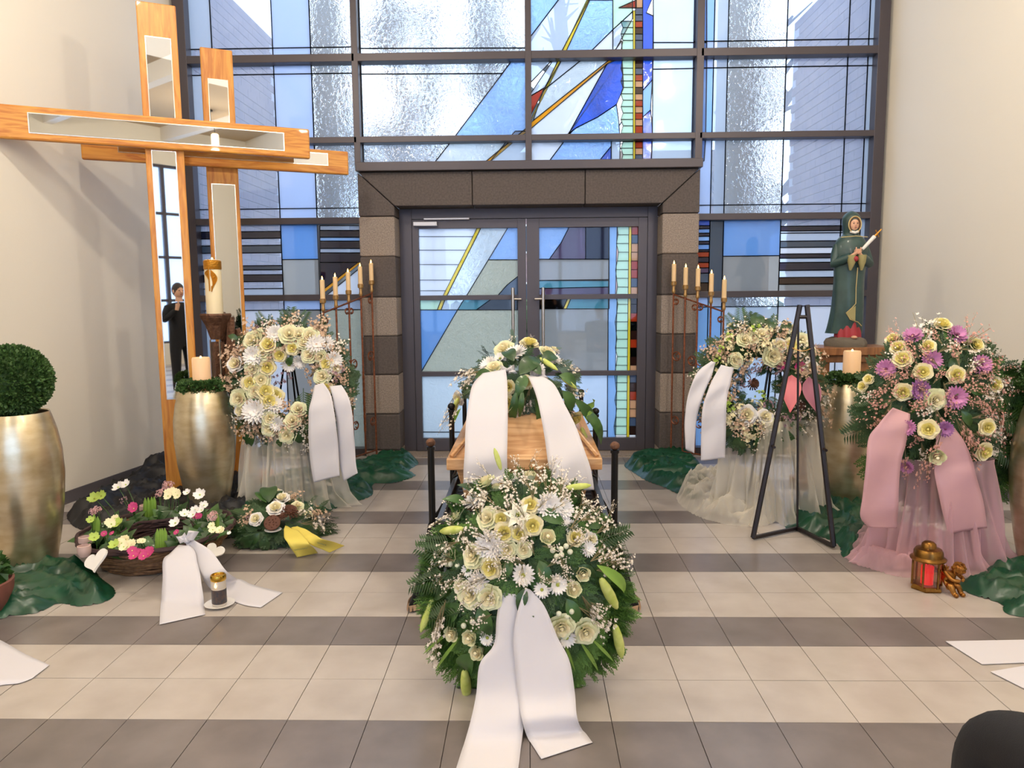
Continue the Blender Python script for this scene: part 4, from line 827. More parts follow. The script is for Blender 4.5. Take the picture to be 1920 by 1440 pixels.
drape('green_cloth', [(1470, 985), (1490, 940), (1530, 925), (1640, 940), (1660, 1000), (1610, 1040), (1580, 1045), (1570, 1020), (1530, 1005), (1500, 998)], .10, 'green_satin', 'green satin cloth below the easel and gold planter', 4)
drape('green_cloth', [(1790, 1098), (1830, 1082), (1855, 1062), (1890, 1055), (1990, 1070), (2000, 1170), (1930, 1160), (1885, 1150), (1875, 1132), (1830, 1118)], .085, 'green_satin', 'green satin cloth in front of the right edge planter', 5)
drape('black_cloth', [(135, 985), (128, 960), (180, 935), (250, 908), (312, 880), (350, 885), (470, 885), (480, 950), (430, 1010), (330, 1000), (220, 1000), (170, 998)], .13, 'black_satin', 'black cloth bunched behind the flower basket along the left wall', 6, lift=((300, 905), .12, .15))
# ------------------------------------------------------------------ flowers: one mesh per kind, placed as parts
mat('rose_cream', '#F4EBC6', .55, sss=.15); mat('rose_green', '#EAEBC4', .55, sss=.15); mat('rose_yellow', '#EEE290', .55, sss=.15); mat('petal_white', '#F2EFEC', .6, sss=.15); mat('petal_pink', '#C684B4', .6, sss=.1); mat('petal_deep_pink', '#A06AA0', .6)
mat('center_green', '#A8B04A', .7); mat('center_plum', '#7A3A5E', .7); mat('bud_green', '#B8C85A', .5, col2='#D2DA84', nscale=30); mat('petal_lily', '#F4F2DC', .5, sss=.15)
mat('leaf_dark', '#24401F', .42, col2='#34562A', nscale=14, coat=.2); mat('leaf_mid', '#2F5424', .42, col2='#42692E', nscale=14, coat=.2); mat('leaf_light', '#7AA040', .45); mat('fir', '#3C5E28', .6, col2='#557E36', nscale=9); mat('fir_light', '#48702A', .6, col2='#6A9440', nscale=9); mat('fir_dark', '#2A4424', .6, col2='#3A5A30', nscale=9); mat('eucalyptus', '#5C7466', .6)
mat('wax_white', '#F2E8DA', .6); mat('wax_pink', '#D8A294', .6); mat('dry_tan', '#CCAE94', .7); mat('dry_mauve', '#B4949A', .7); mat('twig_brown', '#746A4A', .8); mat('cone_brown', '#5C3626', .7); mat('berry', '#DDE0C8', .4)
mat('magenta', '#C03A78', .6); mat('primrose_cream', '#F2EAC2', .6); mat('lime', '#B4CC62', .55); mat('hyacinth_pink', '#E0B8B8', .6); mat('salmon_red', '#E08088', .45); mat('mauve_pink', '#B8788A', .5)
def petal(b, a0, half, r0, r1, z0, h, curl=.2, nu=4, nv=4, m_=0, tip=.25):
    def f(u, v):
        q = 2*u-1; a = a0+q*half*(1-.15*v)+.06*math.sin(a0*7+5*v); r = r0+(r1-r0)*v**.7+curl*v**4; z = z0+h*(v**.9)*(1-tip*q*q)-curl*.35*v**5
        r *= (1-.10*q*q*(1-v))*(1+.07*v*math.sin(q*4+a0*5)); return (r*math.cos(a), r*math.sin(a), z)
    b.c = m_; b.grid(f, nu, nv)
def F_rose(mats, full=1.0):
    b = MB()
    for k in range(5): petal(b, k*2*PI/5, .80, .15, .84*full, -.25, .50, .16*full, m_=0, tip=.3)
    for k in range(5): petal(b, k*2*PI/5+.6, .80, .12, .68, -.1, .56, .10, m_=0, tip=.25)
    for k in range(5): petal(b, k*2*PI/5+.1, .80, .10, .50, 0, .58, .05, m_=1, tip=.2)
    for k in range(4): petal(b, k*2*PI/4+.3, .95, .08, .34, .1, .56, .0, m_=1, tip=.15)
    for k in range(3): petal(b, k*2*PI/3+1, 1.2, .05, .20, .15, .54, -.03, m_=1, tip=.05)
    b.c = 1; b.ball((0, 0, .52), .13, 8, 5)
    return mesh('rose', b.v, b.f, mats, b.m, True)
def F_rosebud(mats):
    b = MB()
    for k in range(5): petal(b, k*2*PI/5, .78, .22, .56, -.35, .95, .08, m_=0)
    for k in range(4): petal(b, k*2*PI/4+.4, .85, .15, .42, -.1, .78, .0, m_=1)
    for k in range(3): petal(b, k*2*PI/3+.9, 1.1, .08, .26, 0, .72, 0, m_=1, tip=.1)
    b.c = 1; b.ball((0, 0, .62), .15, 8, 5); b.c = 0; b.ball((0, 0, -.25), .3, 8, 6)
    return mesh('rose', b.v, b.f, mats, b.m, True)
def F_mum(mats, n=20, layers=4, w_=.10, flat=.35, cen=.14):
    b = MB(); r = random.Random(4)
    for L in range(layers):
        el = flat+L*(1.35-flat)/layers; ln = 1-.13*L
        for k in range(n-2*L):
            a = 2*PI*k/(n-2*L)+L*.17+r.uniform(-.06, .06); e0 = el+r.uniform(-.1, .1)-.3; d = Vector((math.cos(a), math.sin(a), 0)); s = Vector((-math.sin(a), math.cos(a), 0)); P = []; 
            for j, t_ in enumerate((.1, .45, .8, 1)):
                e = e0+(.45*t_ if L else .1*t_); p = d*(ln*t_*math.cos(e0))+Vector((0, 0, ln*t_*math.sin(e)*.75)); ww = w_*(.5, 1, 1, .25)[j]; P += [p-s*ww, p+s*ww]
            b.c = 0; b.add(P, [(0, 1, 3, 2), (2, 3, 5, 4), (4, 5, 7, 6)])
    b.c = 1; b.ball((0, 0, .12), cen, 8, 4, (1, 1, .6))
    return mesh('chrysanthemum', b.v, b.f, mats, b.m, True)
def F_lily():
    b = MB()
    for k in range(6):
        a = k*PI/3; d = Vector((math.cos(a), math.sin(a), 0)); s = Vector((-math.sin(a), math.cos(a), 0))
        def f(u, v, d=d, s=s): q = 2*u-1; w_ = .30*math.sin(PI*min(1, .08+.92*v)**.8); return tuple(d*(1.0*v**1.4)+s*q*w_+Vector((0, 0, .75*v-.5*v**3+.12*q*q*w_*3)))
        b.c = 0; b.grid(f, 4, 6)
    b.c = 1
    for k in range(6): a = k*PI/3+.5; b.tube([(0, 0, .1), (.12*math.cos(a), .12*math.sin(a), .6)], [.02, .03], 4)
    return mesh('open_lily', b.v, b.f, ['petal_lily', 'center_green'], b.m, True)
def F_bud():
    b = MB(); b.lathe([(.03, 0), (.10, .08), (.15, .3), (.165, .55), (.13, .8), (.06, .95), (.01, 1)], (0, 0, 0), 12, cap=False, fold=lambda a, z: 1-.12*abs(math.sin(1.5*a)))
    b.v = [(x, z, y) for x, y, z in b.v]; b.f = [tuple(reversed(q)) for q in b.f]; return mesh('lily_bud', b.v, b.f, 'bud_green', None, True)
def F_leaf(mt, w_=.26, name='leaf', arch=.15):
    b = MB()
    def f(u, v): q = 2*u-1; ww = w_*math.sin(PI*min(1, v**.8))+.008; return (q*ww, v, arch*math.sin(PI*v)*1.0+.22*abs(q)*ww-arch*v*v)
    b.grid(f, 4, 7); return mesh(name, b.v, b.f, mt, None, True)
def F_frond(mt, n=12, name='palm_frond', w_=.03, L0=.5):
    b = MB(); b.tube([(0, 0, 0), (0, .6, .02), (0, 1, -.04)], [.012, .01, .004], 4)
    for k in range(n):
        y = .12+.86*k/n; L = L0*(1-.55*k/n)
        for s in (-1, 1):
            e = Vector((s*L*.75, y+L*.55, -.04)); p = Vector((0, y, .01)); d = (e-p).normalized(); q = Vector((0, 0, 1)).cross(d)*w_
            b.add([p, bilerp(p, e, .4)+q+Vector((0, 0, .02)), e, bilerp(p, e, .4)-q], [(0, 1, 2), (0, 2, 3)])
    return mesh(name, b.v, b.f, mt, None, False)
def F_spray(mt, n=34, seed=1, ln=1.0, name='blossom_spray', fs=.045, spread=.26):
    r = random.Random(seed); b = MB(); b.c = 1; stems = []
    for k in range(6):
        x, z = r.uniform(-spread, spread), r.uniform(-.1, .12); e = Vector((x, ln*r.uniform(.6, 1), z)); b.tube([(0, 0, 0), (x*.4, e.y*.5, z), e], [.009, .007, .004], 3, False); stems.append(e)
    b.c = 0
    for k in range(n):
        e = stems[k % 6]; p = e*r.uniform(.35, 1.05)+Vector((r.uniform(-.09, .09), r.uniform(-.05, .05), r.uniform(-.05, .09))); a0 = r.uniform(0, 6); nn = Vector((r.uniform(-.6, .6), r.uniform(-.6, .6), 1)).normalized(); u = nn.orthogonal().normalized(); w_ = nn.cross(u); s = fs*r.uniform(.7, 1.3)
        P = [p]; 
        for q in range(10): rr = s*(1 if q % 2 == 0 else .45); P.append(p+(u*math.cos(a0+q*PI/5)+w_*math.sin(a0+q*PI/5))*rr+nn*s*.35*(1 if q % 2 == 0 else .2))
        b.add(P, [(0, 1+q, 1+(q+1) % 10) for q in range(10)])
    return mesh(name, b.v, b.f, [mt, 'twig_brown'], b.m)
def F_cluster(mt, n=26, seed=1, name='dried_blossom', s0=.22):
    r = random.Random(seed); b = MB()
    for k in range(n):
        d = Vector((r.gauss(0, 1), r.gauss(0, 1), abs(r.gauss(.3, .8)))).normalized(); p = d*r.uniform(.6, 1); u = d.orthogonal().normalized(); w_ = d.cross(u); a0 = r.uniform(0, 6); s = s0*r.uniform(.7, 1.3); P = [p-d*.05]
        for q in range(8): rr = s*(1 if q % 2 == 0 else .5); P.append(p+(u*math.cos(a0+q*PI/4)+w_*math.sin(a0+q*PI/4))*rr+d*s*.4)
        b.add(P, [(0, 1+q, 1+(q+1) % 8) for q in range(8)])
    return mesh(name, b.v, b.f, mt)
def F_flat(mats, n=5, name='primrose', w_=.5, cup=.2, cen=.16):
    b = MB()
    for k in range(n):
        a = 2*PI*k/n; d = Vector((math.cos(a), math.sin(a), 0)); s = Vector((-math.sin(a), math.cos(a), 0))
        def f(u, v, d=d, s=s): q = 2*u-1; ww = w_*math.sin(PI*(.1+.72*v)); return tuple(d*(v*(1-.12*(1-abs(q))*(v > .9)))+s*q*ww+Vector((0, 0, cup*v*v+.05*q*q)))
        b.c = 0; b.grid(f, 3, 3)
    b.c = 1; b.ball((0, 0, .05), cen, 6, 4); return mesh(name, b.v, b.f, mats, b.m, True)
def F_cone(name='pine_cone'):
    b = MB()
    for k in range(60):
        a = k*2.4; t_ = k/59; rr = .95*(1-t_)**.6+.05; z = t_*.9; d = Vector((math.cos(a), math.sin(a), 0)); s = Vector((-math.sin(a), math.cos(a), 0)); p = d*rr*.55+Vector((0, 0, z)); b.add([p-s*.07, p+s*.07, p+d*rr*.45+s*.11+Vector((0, 0, .08)), p+d*rr*.45-s*.11+Vector((0, 0, .08))], [(0, 1, 2, 3)])
    b.ball((0, 0, .3), .55, 8, 6); return mesh(name, b.v, b.f, 'cone_brown')
def F_pod():
    b = MB(); b.lathe([(.25, -.6), (.6, -.2), (1, .1), (1.02, .2), (.9, .25), (.001, .18)], (0, 0, 0), 20, cap=False)
    for k in range(12): a = k*2.4; r_ = .22+.055*k; b.ball((r_*math.cos(a), r_*math.sin(a), .22), .10, 6, 4)
    return mesh('lotus_pod', b.v, b.f, 'cone_brown', None, True)
def F_heart(mt, name='anthurium'):
    b = MB()
    def f(u, v): q = 2*u-1; ww = .62*math.sin(PI*(v**.65)) ; y = v*1.3-.3*(1-abs(q))*(1-v)**2*0; return (q*ww, y-.25*abs(q)*(1-v), .12*q*q+.1*math.sin(PI*v))
    b.grid(f, 6, 8); return mesh(name, b.v, b.f, mt, None, True)
FM = {
 'R': F_rose(['rose_green', 'rose_cream']), 'Y': F_rose(['rose_cream', 'rose_yellow'], .9), 'W': F_rose(['petal_white', 'rose_cream'], .95), 'b': F_rosebud(['rose_green', 'rose_cream']),
 'C': F_mum(['petal_white', 'petal_white']), 'D': F_mum(['petal_white', 'center_green'], 18, 2, .12, .2, .2), 'P': F_mum(['petal_pink', 'center_plum'], 22, 3, .11, .25, .16), 'p': F_mum(['petal_deep_pink', 'center_plum'], 20, 3, .12, .3, .14),
 'O': F_lily(), 'L': F_bud(), 'leaf': F_leaf('leaf_dark'), 'leafm': F_leaf('leaf_mid'), 'long': F_leaf('leaf_mid', .13, 'long_leaf', .25), 'longl': F_leaf('leaf_light', .12, 'long_leaf', .2), 'palm': F_frond('leaf_dark'), 'euc': F_frond('eucalyptus', 8, 'eucalyptus_sprig', .10, .3),
 's1': F_spray('wax_white', 40, 1), 's2': F_spray('wax_white', 34, 2), 'k1': F_spray('wax_pink', 40, 3, fs=.04), 'k2': F_spray('wax_pink', 46, 4, fs=.038), 't1': F_spray('dry_tan', 40, 5, fs=.06, name='dried_spray'),
 'H': F_cluster('dry_tan'), 'h': F_cluster('dry_mauve', seed=2), 'G': F_cluster('lime', 16, 3, 'green_blossom', .3), 'y': F_cluster('rose_cream', 18, 4, 'alstroemeria', .34), 'X': F_cluster('hyacinth_pink', 40, 6, 'hyacinth_floret', .2),
 'm': F_flat(['magenta', 'rose_yellow']), 'c': F_flat(['primrose_cream', 'lime']), 'e': F_flat(['petal_white', 'lime'], 5, 'hellebore', .45, .45), 'l': F_flat(['lime', 'center_green'], 5, 'hellebore', .45, .45),
 'cone': F_cone(), 'pod': F_pod(), 'A': F_heart('salmon_red'), 'a': F_heart('mauve_pink'),
}
# coarse needle spray template (length 1 along +y) for the uncountable green mass
def twig_template(seed, nn=9, thin=.016):
    r = random.Random(seed); V = []; F = []
    def sh(p, e, w_):
        k = len(V); d = (e-p); s = Vector((-d.y, d.x, 0)).normalized()*w_; V.extend([p-s*.6, p+s*.6, bilerp(p, e, .6)+s, e, bilerp(p, e, .6)-s]); F.extend([(k, k+1, k+2, k+4), (k+2, k+3, k+4)])
    sh(Vector((0, 0, 0)), Vector((0, 1, -.05)), thin)
    for k in range(nn):
        y = .08+.86*k/nn; L = .42*(1-.6*k/nn)*r.uniform(.8, 1.1)
        for s in (-1, 1):
            p = Vector((0, y, 0)); e = Vector((s*L*.62, y+L*.75, r.uniform(-.08, .05))); sh(p, e, thin*1.2)
            for q in (.35, .65): m_ = bilerp(p, e, q); sh(m_, m_+Vector((s*.02, L*.36, r.uniform(-.03, .03))), thin); sh(m_, m_+Vector((s*L*.33, L*.08, r.uniform(-.03, .03))), thin)
    return np.array([tuple(v) for v in V]), F
TW = [twig_template(s) for s in (1, 2, 3)]
def merge(name, mt, items, parent, tmpl=None, kind='stuff'):
    """items: (position, direction, normal, length)"""
    Vs = []; Fs = []; k = 0
    for i, (p, d, n, L) in enumerate(items):
        tv, tf = (tmpl or TW)[i % len(tmpl or TW)]
        d = Vector(d).normalized(); n = Vector(n); n = (n-d*n.dot(d)); n = n.normalized() if n.length > 1e-5 else d.orthogonal().normalized(); x = d.cross(n)
        Rm = np.array([[x.x, d.x, n.x], [x.y, d.y, n.y], [x.z, d.z, n.z]]); Vs.append((tv*L) @ Rm.T+np.array(tuple(p))); Fs += [tuple(a+k for a in q) for q in tf]; k += len(tv)
    V = np.concatenate(Vs); V[:, 2] = np.maximum(V[:, 2], .004)
    me = bpy.data.meshes.new(name); me.from_pydata(V.tolist(), [], Fs); me.materials.append(M[mt]); o = link(name, me, parent); o['kind'] = kind; return o

# ------------------------------------------------------------------ surfaces on which flowers sit
def ell(c, r):
    c = Vector(c)
    def f(px, py):
        d = ray(px, py); o = CAM-c; a = sum((d[i]/r[i])**2 for i in range(3)); b_ = sum(2*o[i]*d[i]/r[i]**2 for i in range(3)); q = sum((o[i]/r[i])**2 for i in range(3))-1
        D_ = b_*b_-4*a*q; t_ = (-b_-math.sqrt(D_))/(2*a) if D_ > 0 else -b_/(2*a); p = CAM+d*t_
        n = Vector([(p[i]-c[i])/r[i]**2 for i in range(3)]).normalized(); return p, n
    return f
def ring(cpx, Y, R, th, tilt=.25, hole=True):
    """standing wreath: torus facing the camera, leaning back a little"""
    c = at(cpx[0], cpx[1], Y)
    def f(px, py):
        p = at(px, py, Y); dx, dz = p.x-c.x, p.z-c.z; rho = math.hypot(dx, dz)+1e-6; q = max(-1, min(1, (rho-R)/th)); o = th*math.sqrt(max(0, 1-q*q)); rad = Vector((dx/rho, 0, dz/rho))
        Yp = Y-o*.7+dz*tilt; p = at(px, py, Yp); n = (rad*q*.8+Vector((0, -1, .25))).normalized(); return p, n
    return f
NAMES = {}
def put(k, px, py, spx, surf, root, spin=None, tiltv=None, push=0, jit=.25):
    p, n = surf(px, py); z = (p-CAM).dot(AF); s = spx*(.62 if k in 'RYbW' else .5)*z/FPX
    n = (n*.8+(CAM-p).normalized()*.3+Vector((rnd.uniform(-jit, jit), rnd.uniform(-jit, jit), rnd.uniform(-jit, jit)))).normalized()
    u = n.orthogonal().normalized(); u = Quaternion(n, rnd.uniform(0, 6.28) if spin is None else spin) @ u; v = n.cross(u)
    p = p+n*push*s; Mx = Matrix(((u.x*s, v.x*s, n.x*s, p.x), (u.y*s, v.y*s, n.y*s, p.y), (u.z*s, v.z*s, n.z*s, p.z), (0, 0, 0, 1)))
    return link(FM[k].name.split('.')[0], FM[k], root, M4=Mx)
def stick(k, a, b_, surf, root, wide=1.0, push=.02, endpush=None, jit=.1):
    """long thing (bud, leaf, spray, frond) from pixel a to pixel b on the surface"""
    p, n = surf(*a); q, n2 = surf(*b_); p = p+n*push; q = q+n2*(push if endpush is None else endpush); d = q-p; L = d.length; d = d.normalized()
    n = (n+n2+(CAM-p).normalized()*.8+Vector((rnd.uniform(-jit, jit), rnd.uniform(-jit, jit), rnd.uniform(-jit, jit)))).normalized(); n = (n-d*n.dot(d)).normalized(); x = d.cross(n); w_ = L*wide
    Mx = Matrix(((x.x*w_, d.x*L, n.x*w_, p.x), (x.y*w_, d.y*L, n.y*w_, p.y), (x.z*w_, d.z*L, n.z*w_, p.z), (0, 0, 0, 1)))
    return link(FM[k].name.split('.')[0], FM[k], root, M4=Mx)
def radial_sticks(kinds, c, pts, surf, root, ln, wide=1.0, spread=.5, push=.015):
    for (x, y) in pts:
        a = math.atan2(y-c[1], x-c[0])+rnd.uniform(-spread, spread); L = ln*rnd.uniform(.7, 1.25)
        stick(rnd.choice(kinds), (x-math.cos(a)*L*.4, y-math.sin(a)*L*.4), (x+math.cos(a)*L*.6, y+math.sin(a)*L*.6), surf, root, wide, push, push+.01)
def scatter(n, c, rx, ry, seed, inner=0, cond=None, mind=0):
    r = random.Random(seed); out = []; tries = 0
    while len(out) < n and tries < n*40:
        tries += 1; x, y = r.uniform(-1, 1), r.uniform(-1, 1); q = math.hypot(x, y)
        if q > 1 or q < inner: continue
        P = (c[0]+x*rx, c[1]+y*ry)
        if cond and not cond(*P): continue
        if mind and any((P[0]-o[0])**2+(P[1]-o[1])**2 < mind*mind for o in out): continue
        out.append(P)
    return out
def fur(name, mt, root, surf, c, pts, L, seed=1, out=.55, spread=.5):
    """conifer sprays lying on the surface, pointing away from the centre pixel"""
    r = random.Random(seed); it = []
    for (x, y) in pts:
        p, n = surf(x, y); a = math.atan2(y-c[1], x-c[0])+r.uniform(-spread, spread); q, _ = surf(x+12*math.cos(a), y+12*math.sin(a)); d = (q-p).normalized() if (q-p).length > 1e-4 else n
        d = (d+n*out*r.uniform(.1, 1)).normalized(); it.append((p-n*.015, d, n, L*r.uniform(.7, 1.25)))
    return merge(name, mt, it, root)
def P3(x, y, Y): return gnd(x, y, .005) if Y is None else at(x, y, Y)
def ribbon(name, rows, mt, parent, lb=None, cat=None, wave=.005, seed=0, nu=8, nv=36, group=None, cup=0):
    """rows: (left px, left py, right px, right py, depth or None for the floor)"""
    A = [tuple(P3(r_[0], r_[1], r_[4])) for r_ in rows]; B = [tuple(P3(r_[2], r_[3], r_[5] if len(r_) > 5 else r_[4])) for r_ in rows]; rr_ = random.Random(seed); p1_, p2_ = rr_.uniform(0, 6), rr_.uniform(0, 6)
    def f(u, v):
        a = Vector(crom(A, v)); b_ = Vector(crom(B, v)); p = bilerp(a, b_, u); q = p.z
        k = wave*min(1, max(0, q-.01)/.06); p.y += k*math.sin(u*5+v*9+p1_)+cup*(2*u-1)**2*k+k*.6*math.sin(v*21+u*2+p2_); p.z = max(p.z, .004); return tuple(p)
    b = MB(); b.grid(f, nu, nv); o = b.build(name, mt, parent, smooth=True, solid=.0015, angle=0)
    return tag(o, lb, cat, group)
mat('ribbon_white', '#D4D2D8', .6, sss=.05); mat('ribbon_lilac', '#C69A9E', .4, col2='#B88E98', nscale=3); mat('ribbon_yellow', '#E2D060', .6); sheer('tulle_cream', '#F8F2E4', .34); sheer('tulle_pink', '#E6BEC8', .40); mat('ink', '#8A8A50', .7)

# ------------------------------------------------------------------ A: big round spray before the coffin
wc = (.893, 2.87, .365); surf = ell(wc, (.318, .185, .44)); C0 = (985, 1110)
t = empty('funeral_wreath', (wc[0], wc[1], 0), 'large round green wreath with white roses and lilies in front of the coffin', 'wreath')
MB().ball((wc[0], wc[1]+.02, wc[2]), .29, 20, 14, (1.0, .5, 1.2)).build('moss_core', 'fir_dark', t, smooth=True)
pts = scatter(900, (985, 1105), 178, 200, 11, .0); fur('conifer_green', 'fir', t, surf, (985, 1040), pts, .085, 1, .35, .35)
pts = scatter(1000, (985, 1120), 180, 190, 12, .74, lambda x, y: y > 985); fur('conifer_fringe', 'fir_light', t, surf, (985, 1060), pts, .085, 2, .45, .3)
pts = scatter(160, (985, 1040), 140, 130, 13); fur('dark_green', 'fir_dark', t, surf, (985, 1040), pts, .10, 3, .6, .8)
for k, x, y, s in [('R',917,912,34),('R',933,924,28),('b',994,905,34),('Y',996,950,34),('R',920,975,38),('Y',942,972,32),('Y',997,984,38),('Y',946,998,38),('Y',976,1001,32),('b',1025,1011,38),('Y',1076,1010,32),('R',851,1043,34),('R',896,1043,42),('Y',927,1060,42),('R',953,1030,32),('R',983,1030,28),('b',1090,1071,36),('R',888,1113,44),('R',920,1116,42),('R',870,1100,28),('b',1073,1105,38),('b',856,1182,38),('b',888,1191,38),('b',902,1218,38),('R',1050,1168,44),('R',1094,1177,44),('R',865,972,30),('W',1104,1012,26),
    ('C',966,911,48),('C',899,946,54),('C',1028,951,58),('C',1052,956,46),('C',923,1022,62),('D',983,1076,46),('C',899,1093,46),('C',843,1071,32),('D',1043,1095,42),('D',1017,1106,34),('D',1059,1191,42),('D',916,1194,34),('C',1055,977,28),('C',1069,988,30),('C',1100,1030,34),('O',972,970,58),('D',880,1068,30)]:
    put(k, x, y, s, surf, t, push=.35)
for x, y in ((1033,1031),(1047,1029),(1048,1039),(1063,1034),(1056,1024),(868,1060),(857,1058),(1040,1042),(893,1160),(878,1167),(1044,1145),(1058,1150),(1066,1141)):
    p, n = surf(x, y); MB().ball(p+n*.03, .011, 10, 7).build('snowberry', 'berry', t, smooth=True)
for a, b_, k in (((947,904),(935,862),'L'),((1047,934),(1092,927),'L'),((886,998),(846,1006),'L'),((836,1118),(812,1180),'L'),((1109,1080),(1135,1137),'L'),((1131,1162),(1144,1224),'L'),((886,1240),(892,1298),'L'),((1103,1058),(1160,1117),'longl')):
    stick(k, a, b_, surf, t, .75 if k == 'L' else .7, .05)
for a, b_ in (((905,935),(870,915)),((985,935),(1003,912)),((1008,962),(1056,985)),((985,1100),(972,1142)),((905,1130),(925,1190)),((870,1010),(850,985)),((850,1100),(820,1120)),((880,950),(842,940)),((1040,930),(1030,905)),((1010,1050),(1030,1100)),((1060,1120),(1080,1165)),((870,1130),(845,1160)),((960,1050),(945,1085)),((1080,1060),(1110,1080)),((890,1220),(878,1255)),((1095,990),(1120,985)),((850,1040),(822,1050))):
    stick(rnd.choice(['leaf', 'leafm']), a, b_, surf, t, .9, .015, .03)
radial_sticks(['s1', 's2'], (985, 1040), scatter(70, (985, 1035), 160, 145, 14, .1, lambda x, y: not (915 < x < 1078 and y > 1082), mind=15), surf, t, 38, .95, .9, .045)
for a, b_ in (((850,1130),(826,1240)),((1080,1110),(1120,1190)),((1060,940),(1110,990)),((880,970),(818,1000)),((1075,1130),(1128,1175)),((845,1050),(812,1100)),((930,1090),(925,1130)),((990,900),(1010,865)),((1010,905),(1045,878)),((855,1120),(835,1215)),((930,915),(905,880))): stick('s1', a, b_, surf, t, .6, .05)
radial_sticks(['palm'], (985, 1060), [(835,1040),(825,1085),(850,1150),(838,1020),(925,1160),(1130,1010)], surf, t, 62, .9, .3, .03)
radial_sticks(['longl'], (985, 1060), [(1060,1215),(1095,1220),(1118,1210),(1040,1235),(852,1215),(835,1195)], surf, t, 70, .25, .2, .02)
ribbon('ribbon', [(938,1112,975,1112,2.69),(931,1160,978,1150,2.66),(926,1208,984,1200,2.64),(900,1242,988,1240,2.62),(893,1300,986,1300,2.58),(884,1345,983,1350,2.51),(870,1395,978,1392,None),(856,1438,972,1440,None),(850,1460,968,1462,None)], 'ribbon_white', t, 'white ribbon tail, left one reaching the photo bottom', seed=3)
ribbon('ribbon', [(986,1100,996,1108,2.68),(972,1140,1022,1138,2.65),(963,1190,1046,1195,2.63),(965,1240,1068,1240,2.60),(972,1310,1078,1300,2.56),(979,1350,1082,1345,2.49),(990,1385,1093,1370,None),(1015,1423,1111,1392,None)], 'ribbon_white', t, 'white ribbon tail, right one', seed=5)

# ------------------------------------------------------------------ B: spray on the coffin lid
wc = (.865, 4.78, .94); surf = ell(wc, (.38, .46, .27)); C0 = (975, 690)
t = empty('coffin_spray', (wc[0], wc[1], .87), 'white and green flower spray with two white ribbons lying on the coffin lid', 'flower spray')
MB().ball((wc[0], wc[1], wc[2]-.03), .2, 16, 10, (1.3, 1.6, .8)).build('moss_core', 'fir_dark', t, smooth=True)
pts = scatter(240, (978, 725), 105, 72, 21); fur('dark_green', 'leaf_dark', t, surf, (978, 690), pts, .10, 5, .5, .7)
for k, x, y, s in [('Y',991,655,34),('R',949,662,34),('R',1022,669,30),('C',921,690,40),('R',929,697,30),('Y',957,727,26),('Y',987,718,26),('Y',955,757,32),('Y',1071,778,30),('W',867,744,26),('C',970,671,46),('C',1007,698,34),('C',1036,678,28),('D',940,676,28),('W',1036,664,22)]: put(k, x, y, s, surf, t, push=.4)
for a, b_, k in (((1009,684),(1037,706),'L'),((874,745),(861,770),'L'),((997,786),(1006,832),'L'),((1080,790),(1095,834),'L'),((1044,716),(1066,732),'L'),((975,712),(1010,682),'leaf'),((965,690),(950,670),'leaf'),((985,712),(970,745),'leafm'),((970,735),(962,790),'long'),((980,735),(975,775),'long'),((1000,748),(1034,808),'long'),((1002,755),(1014,800),'long'),((980,795),(974,843),'long'),((1062,745),(1100,790),'long'),((1075,755),(1124,822),'long'),((1070,755),(1118,805),'longl'),((1078,758),(1102,747),'longl'),((1040,712),(1070,728),'leafm'),((1045,735),(1062,765),'leafm'),((878,760),(860,792),'longl'),((950,775),(956,815),'longl'),((1010,712),(985,690),'leaf'),((1012,690),(1040,680),'leaf'),((930,710),(900,715),'leafm')):
    stick(k, a, b_, surf, t, .75 if k in ('L', 'long', 'longl') else .9, .05, .06)
for a, b_ in (((990,735),(968,815)),((992,730),(975,800)),((905,710),(872,730)),((875,750),(845,800)),((870,755),(828,806)),((865,740),(838,790)),((1045,735),(1075,755)),((1030,680),(1050,690)),((920,700),(860,712)),((1080,700),(1050,695)),((985,745),(965,790)),((1050,725),(1085,750)),((950,660),(968,640)),((980,655),(1000,640))): stick('s1', a, b_, surf, t, .7, .04)
for a, b_ in (((965,655),(960,625)),((1040,700),(1068,690)),((1020,660),(1050,660))): stick('euc', a, b_, surf, t, .8, .03)
ribbon('ribbon', [(905,700,948,692,4.32),(886,722,951,716,4.22),(878,760,952,760,4.12),(873,800,952,800,4.04),(871,850,951,850,3.95),(869,885,951,885,3.93),(869,919,950,903,3.93)], 'ribbon_white', t, seed=7, wave=.006)
ribbon('ribbon', [(990,706,1018,706,4.32),(1003,735,1040,722,4.22),(1012,770,1060,760,4.12),(1021,820,1080,800,4.04),(1028,870,1098,850,3.95),(1036,900,1108,880,3.92),(1046,922,1114,918,3.92)], 'ribbon_white', t, seed=9, wave=.006)
for x, y in ((951, 694), (1008, 703)):
    p, n = surf(x, y); b = MB()
    for s in (-1, 1): b.tube([p, p+Vector((s*.035, -.02, .015)), p+Vector((s*.05, -.03, -.01)), p+Vector((s*.01, -.035, -.01))], [.01, .02, .018, .008], 8)
    b.build('bow', 'ribbon_white', t, smooth=True)

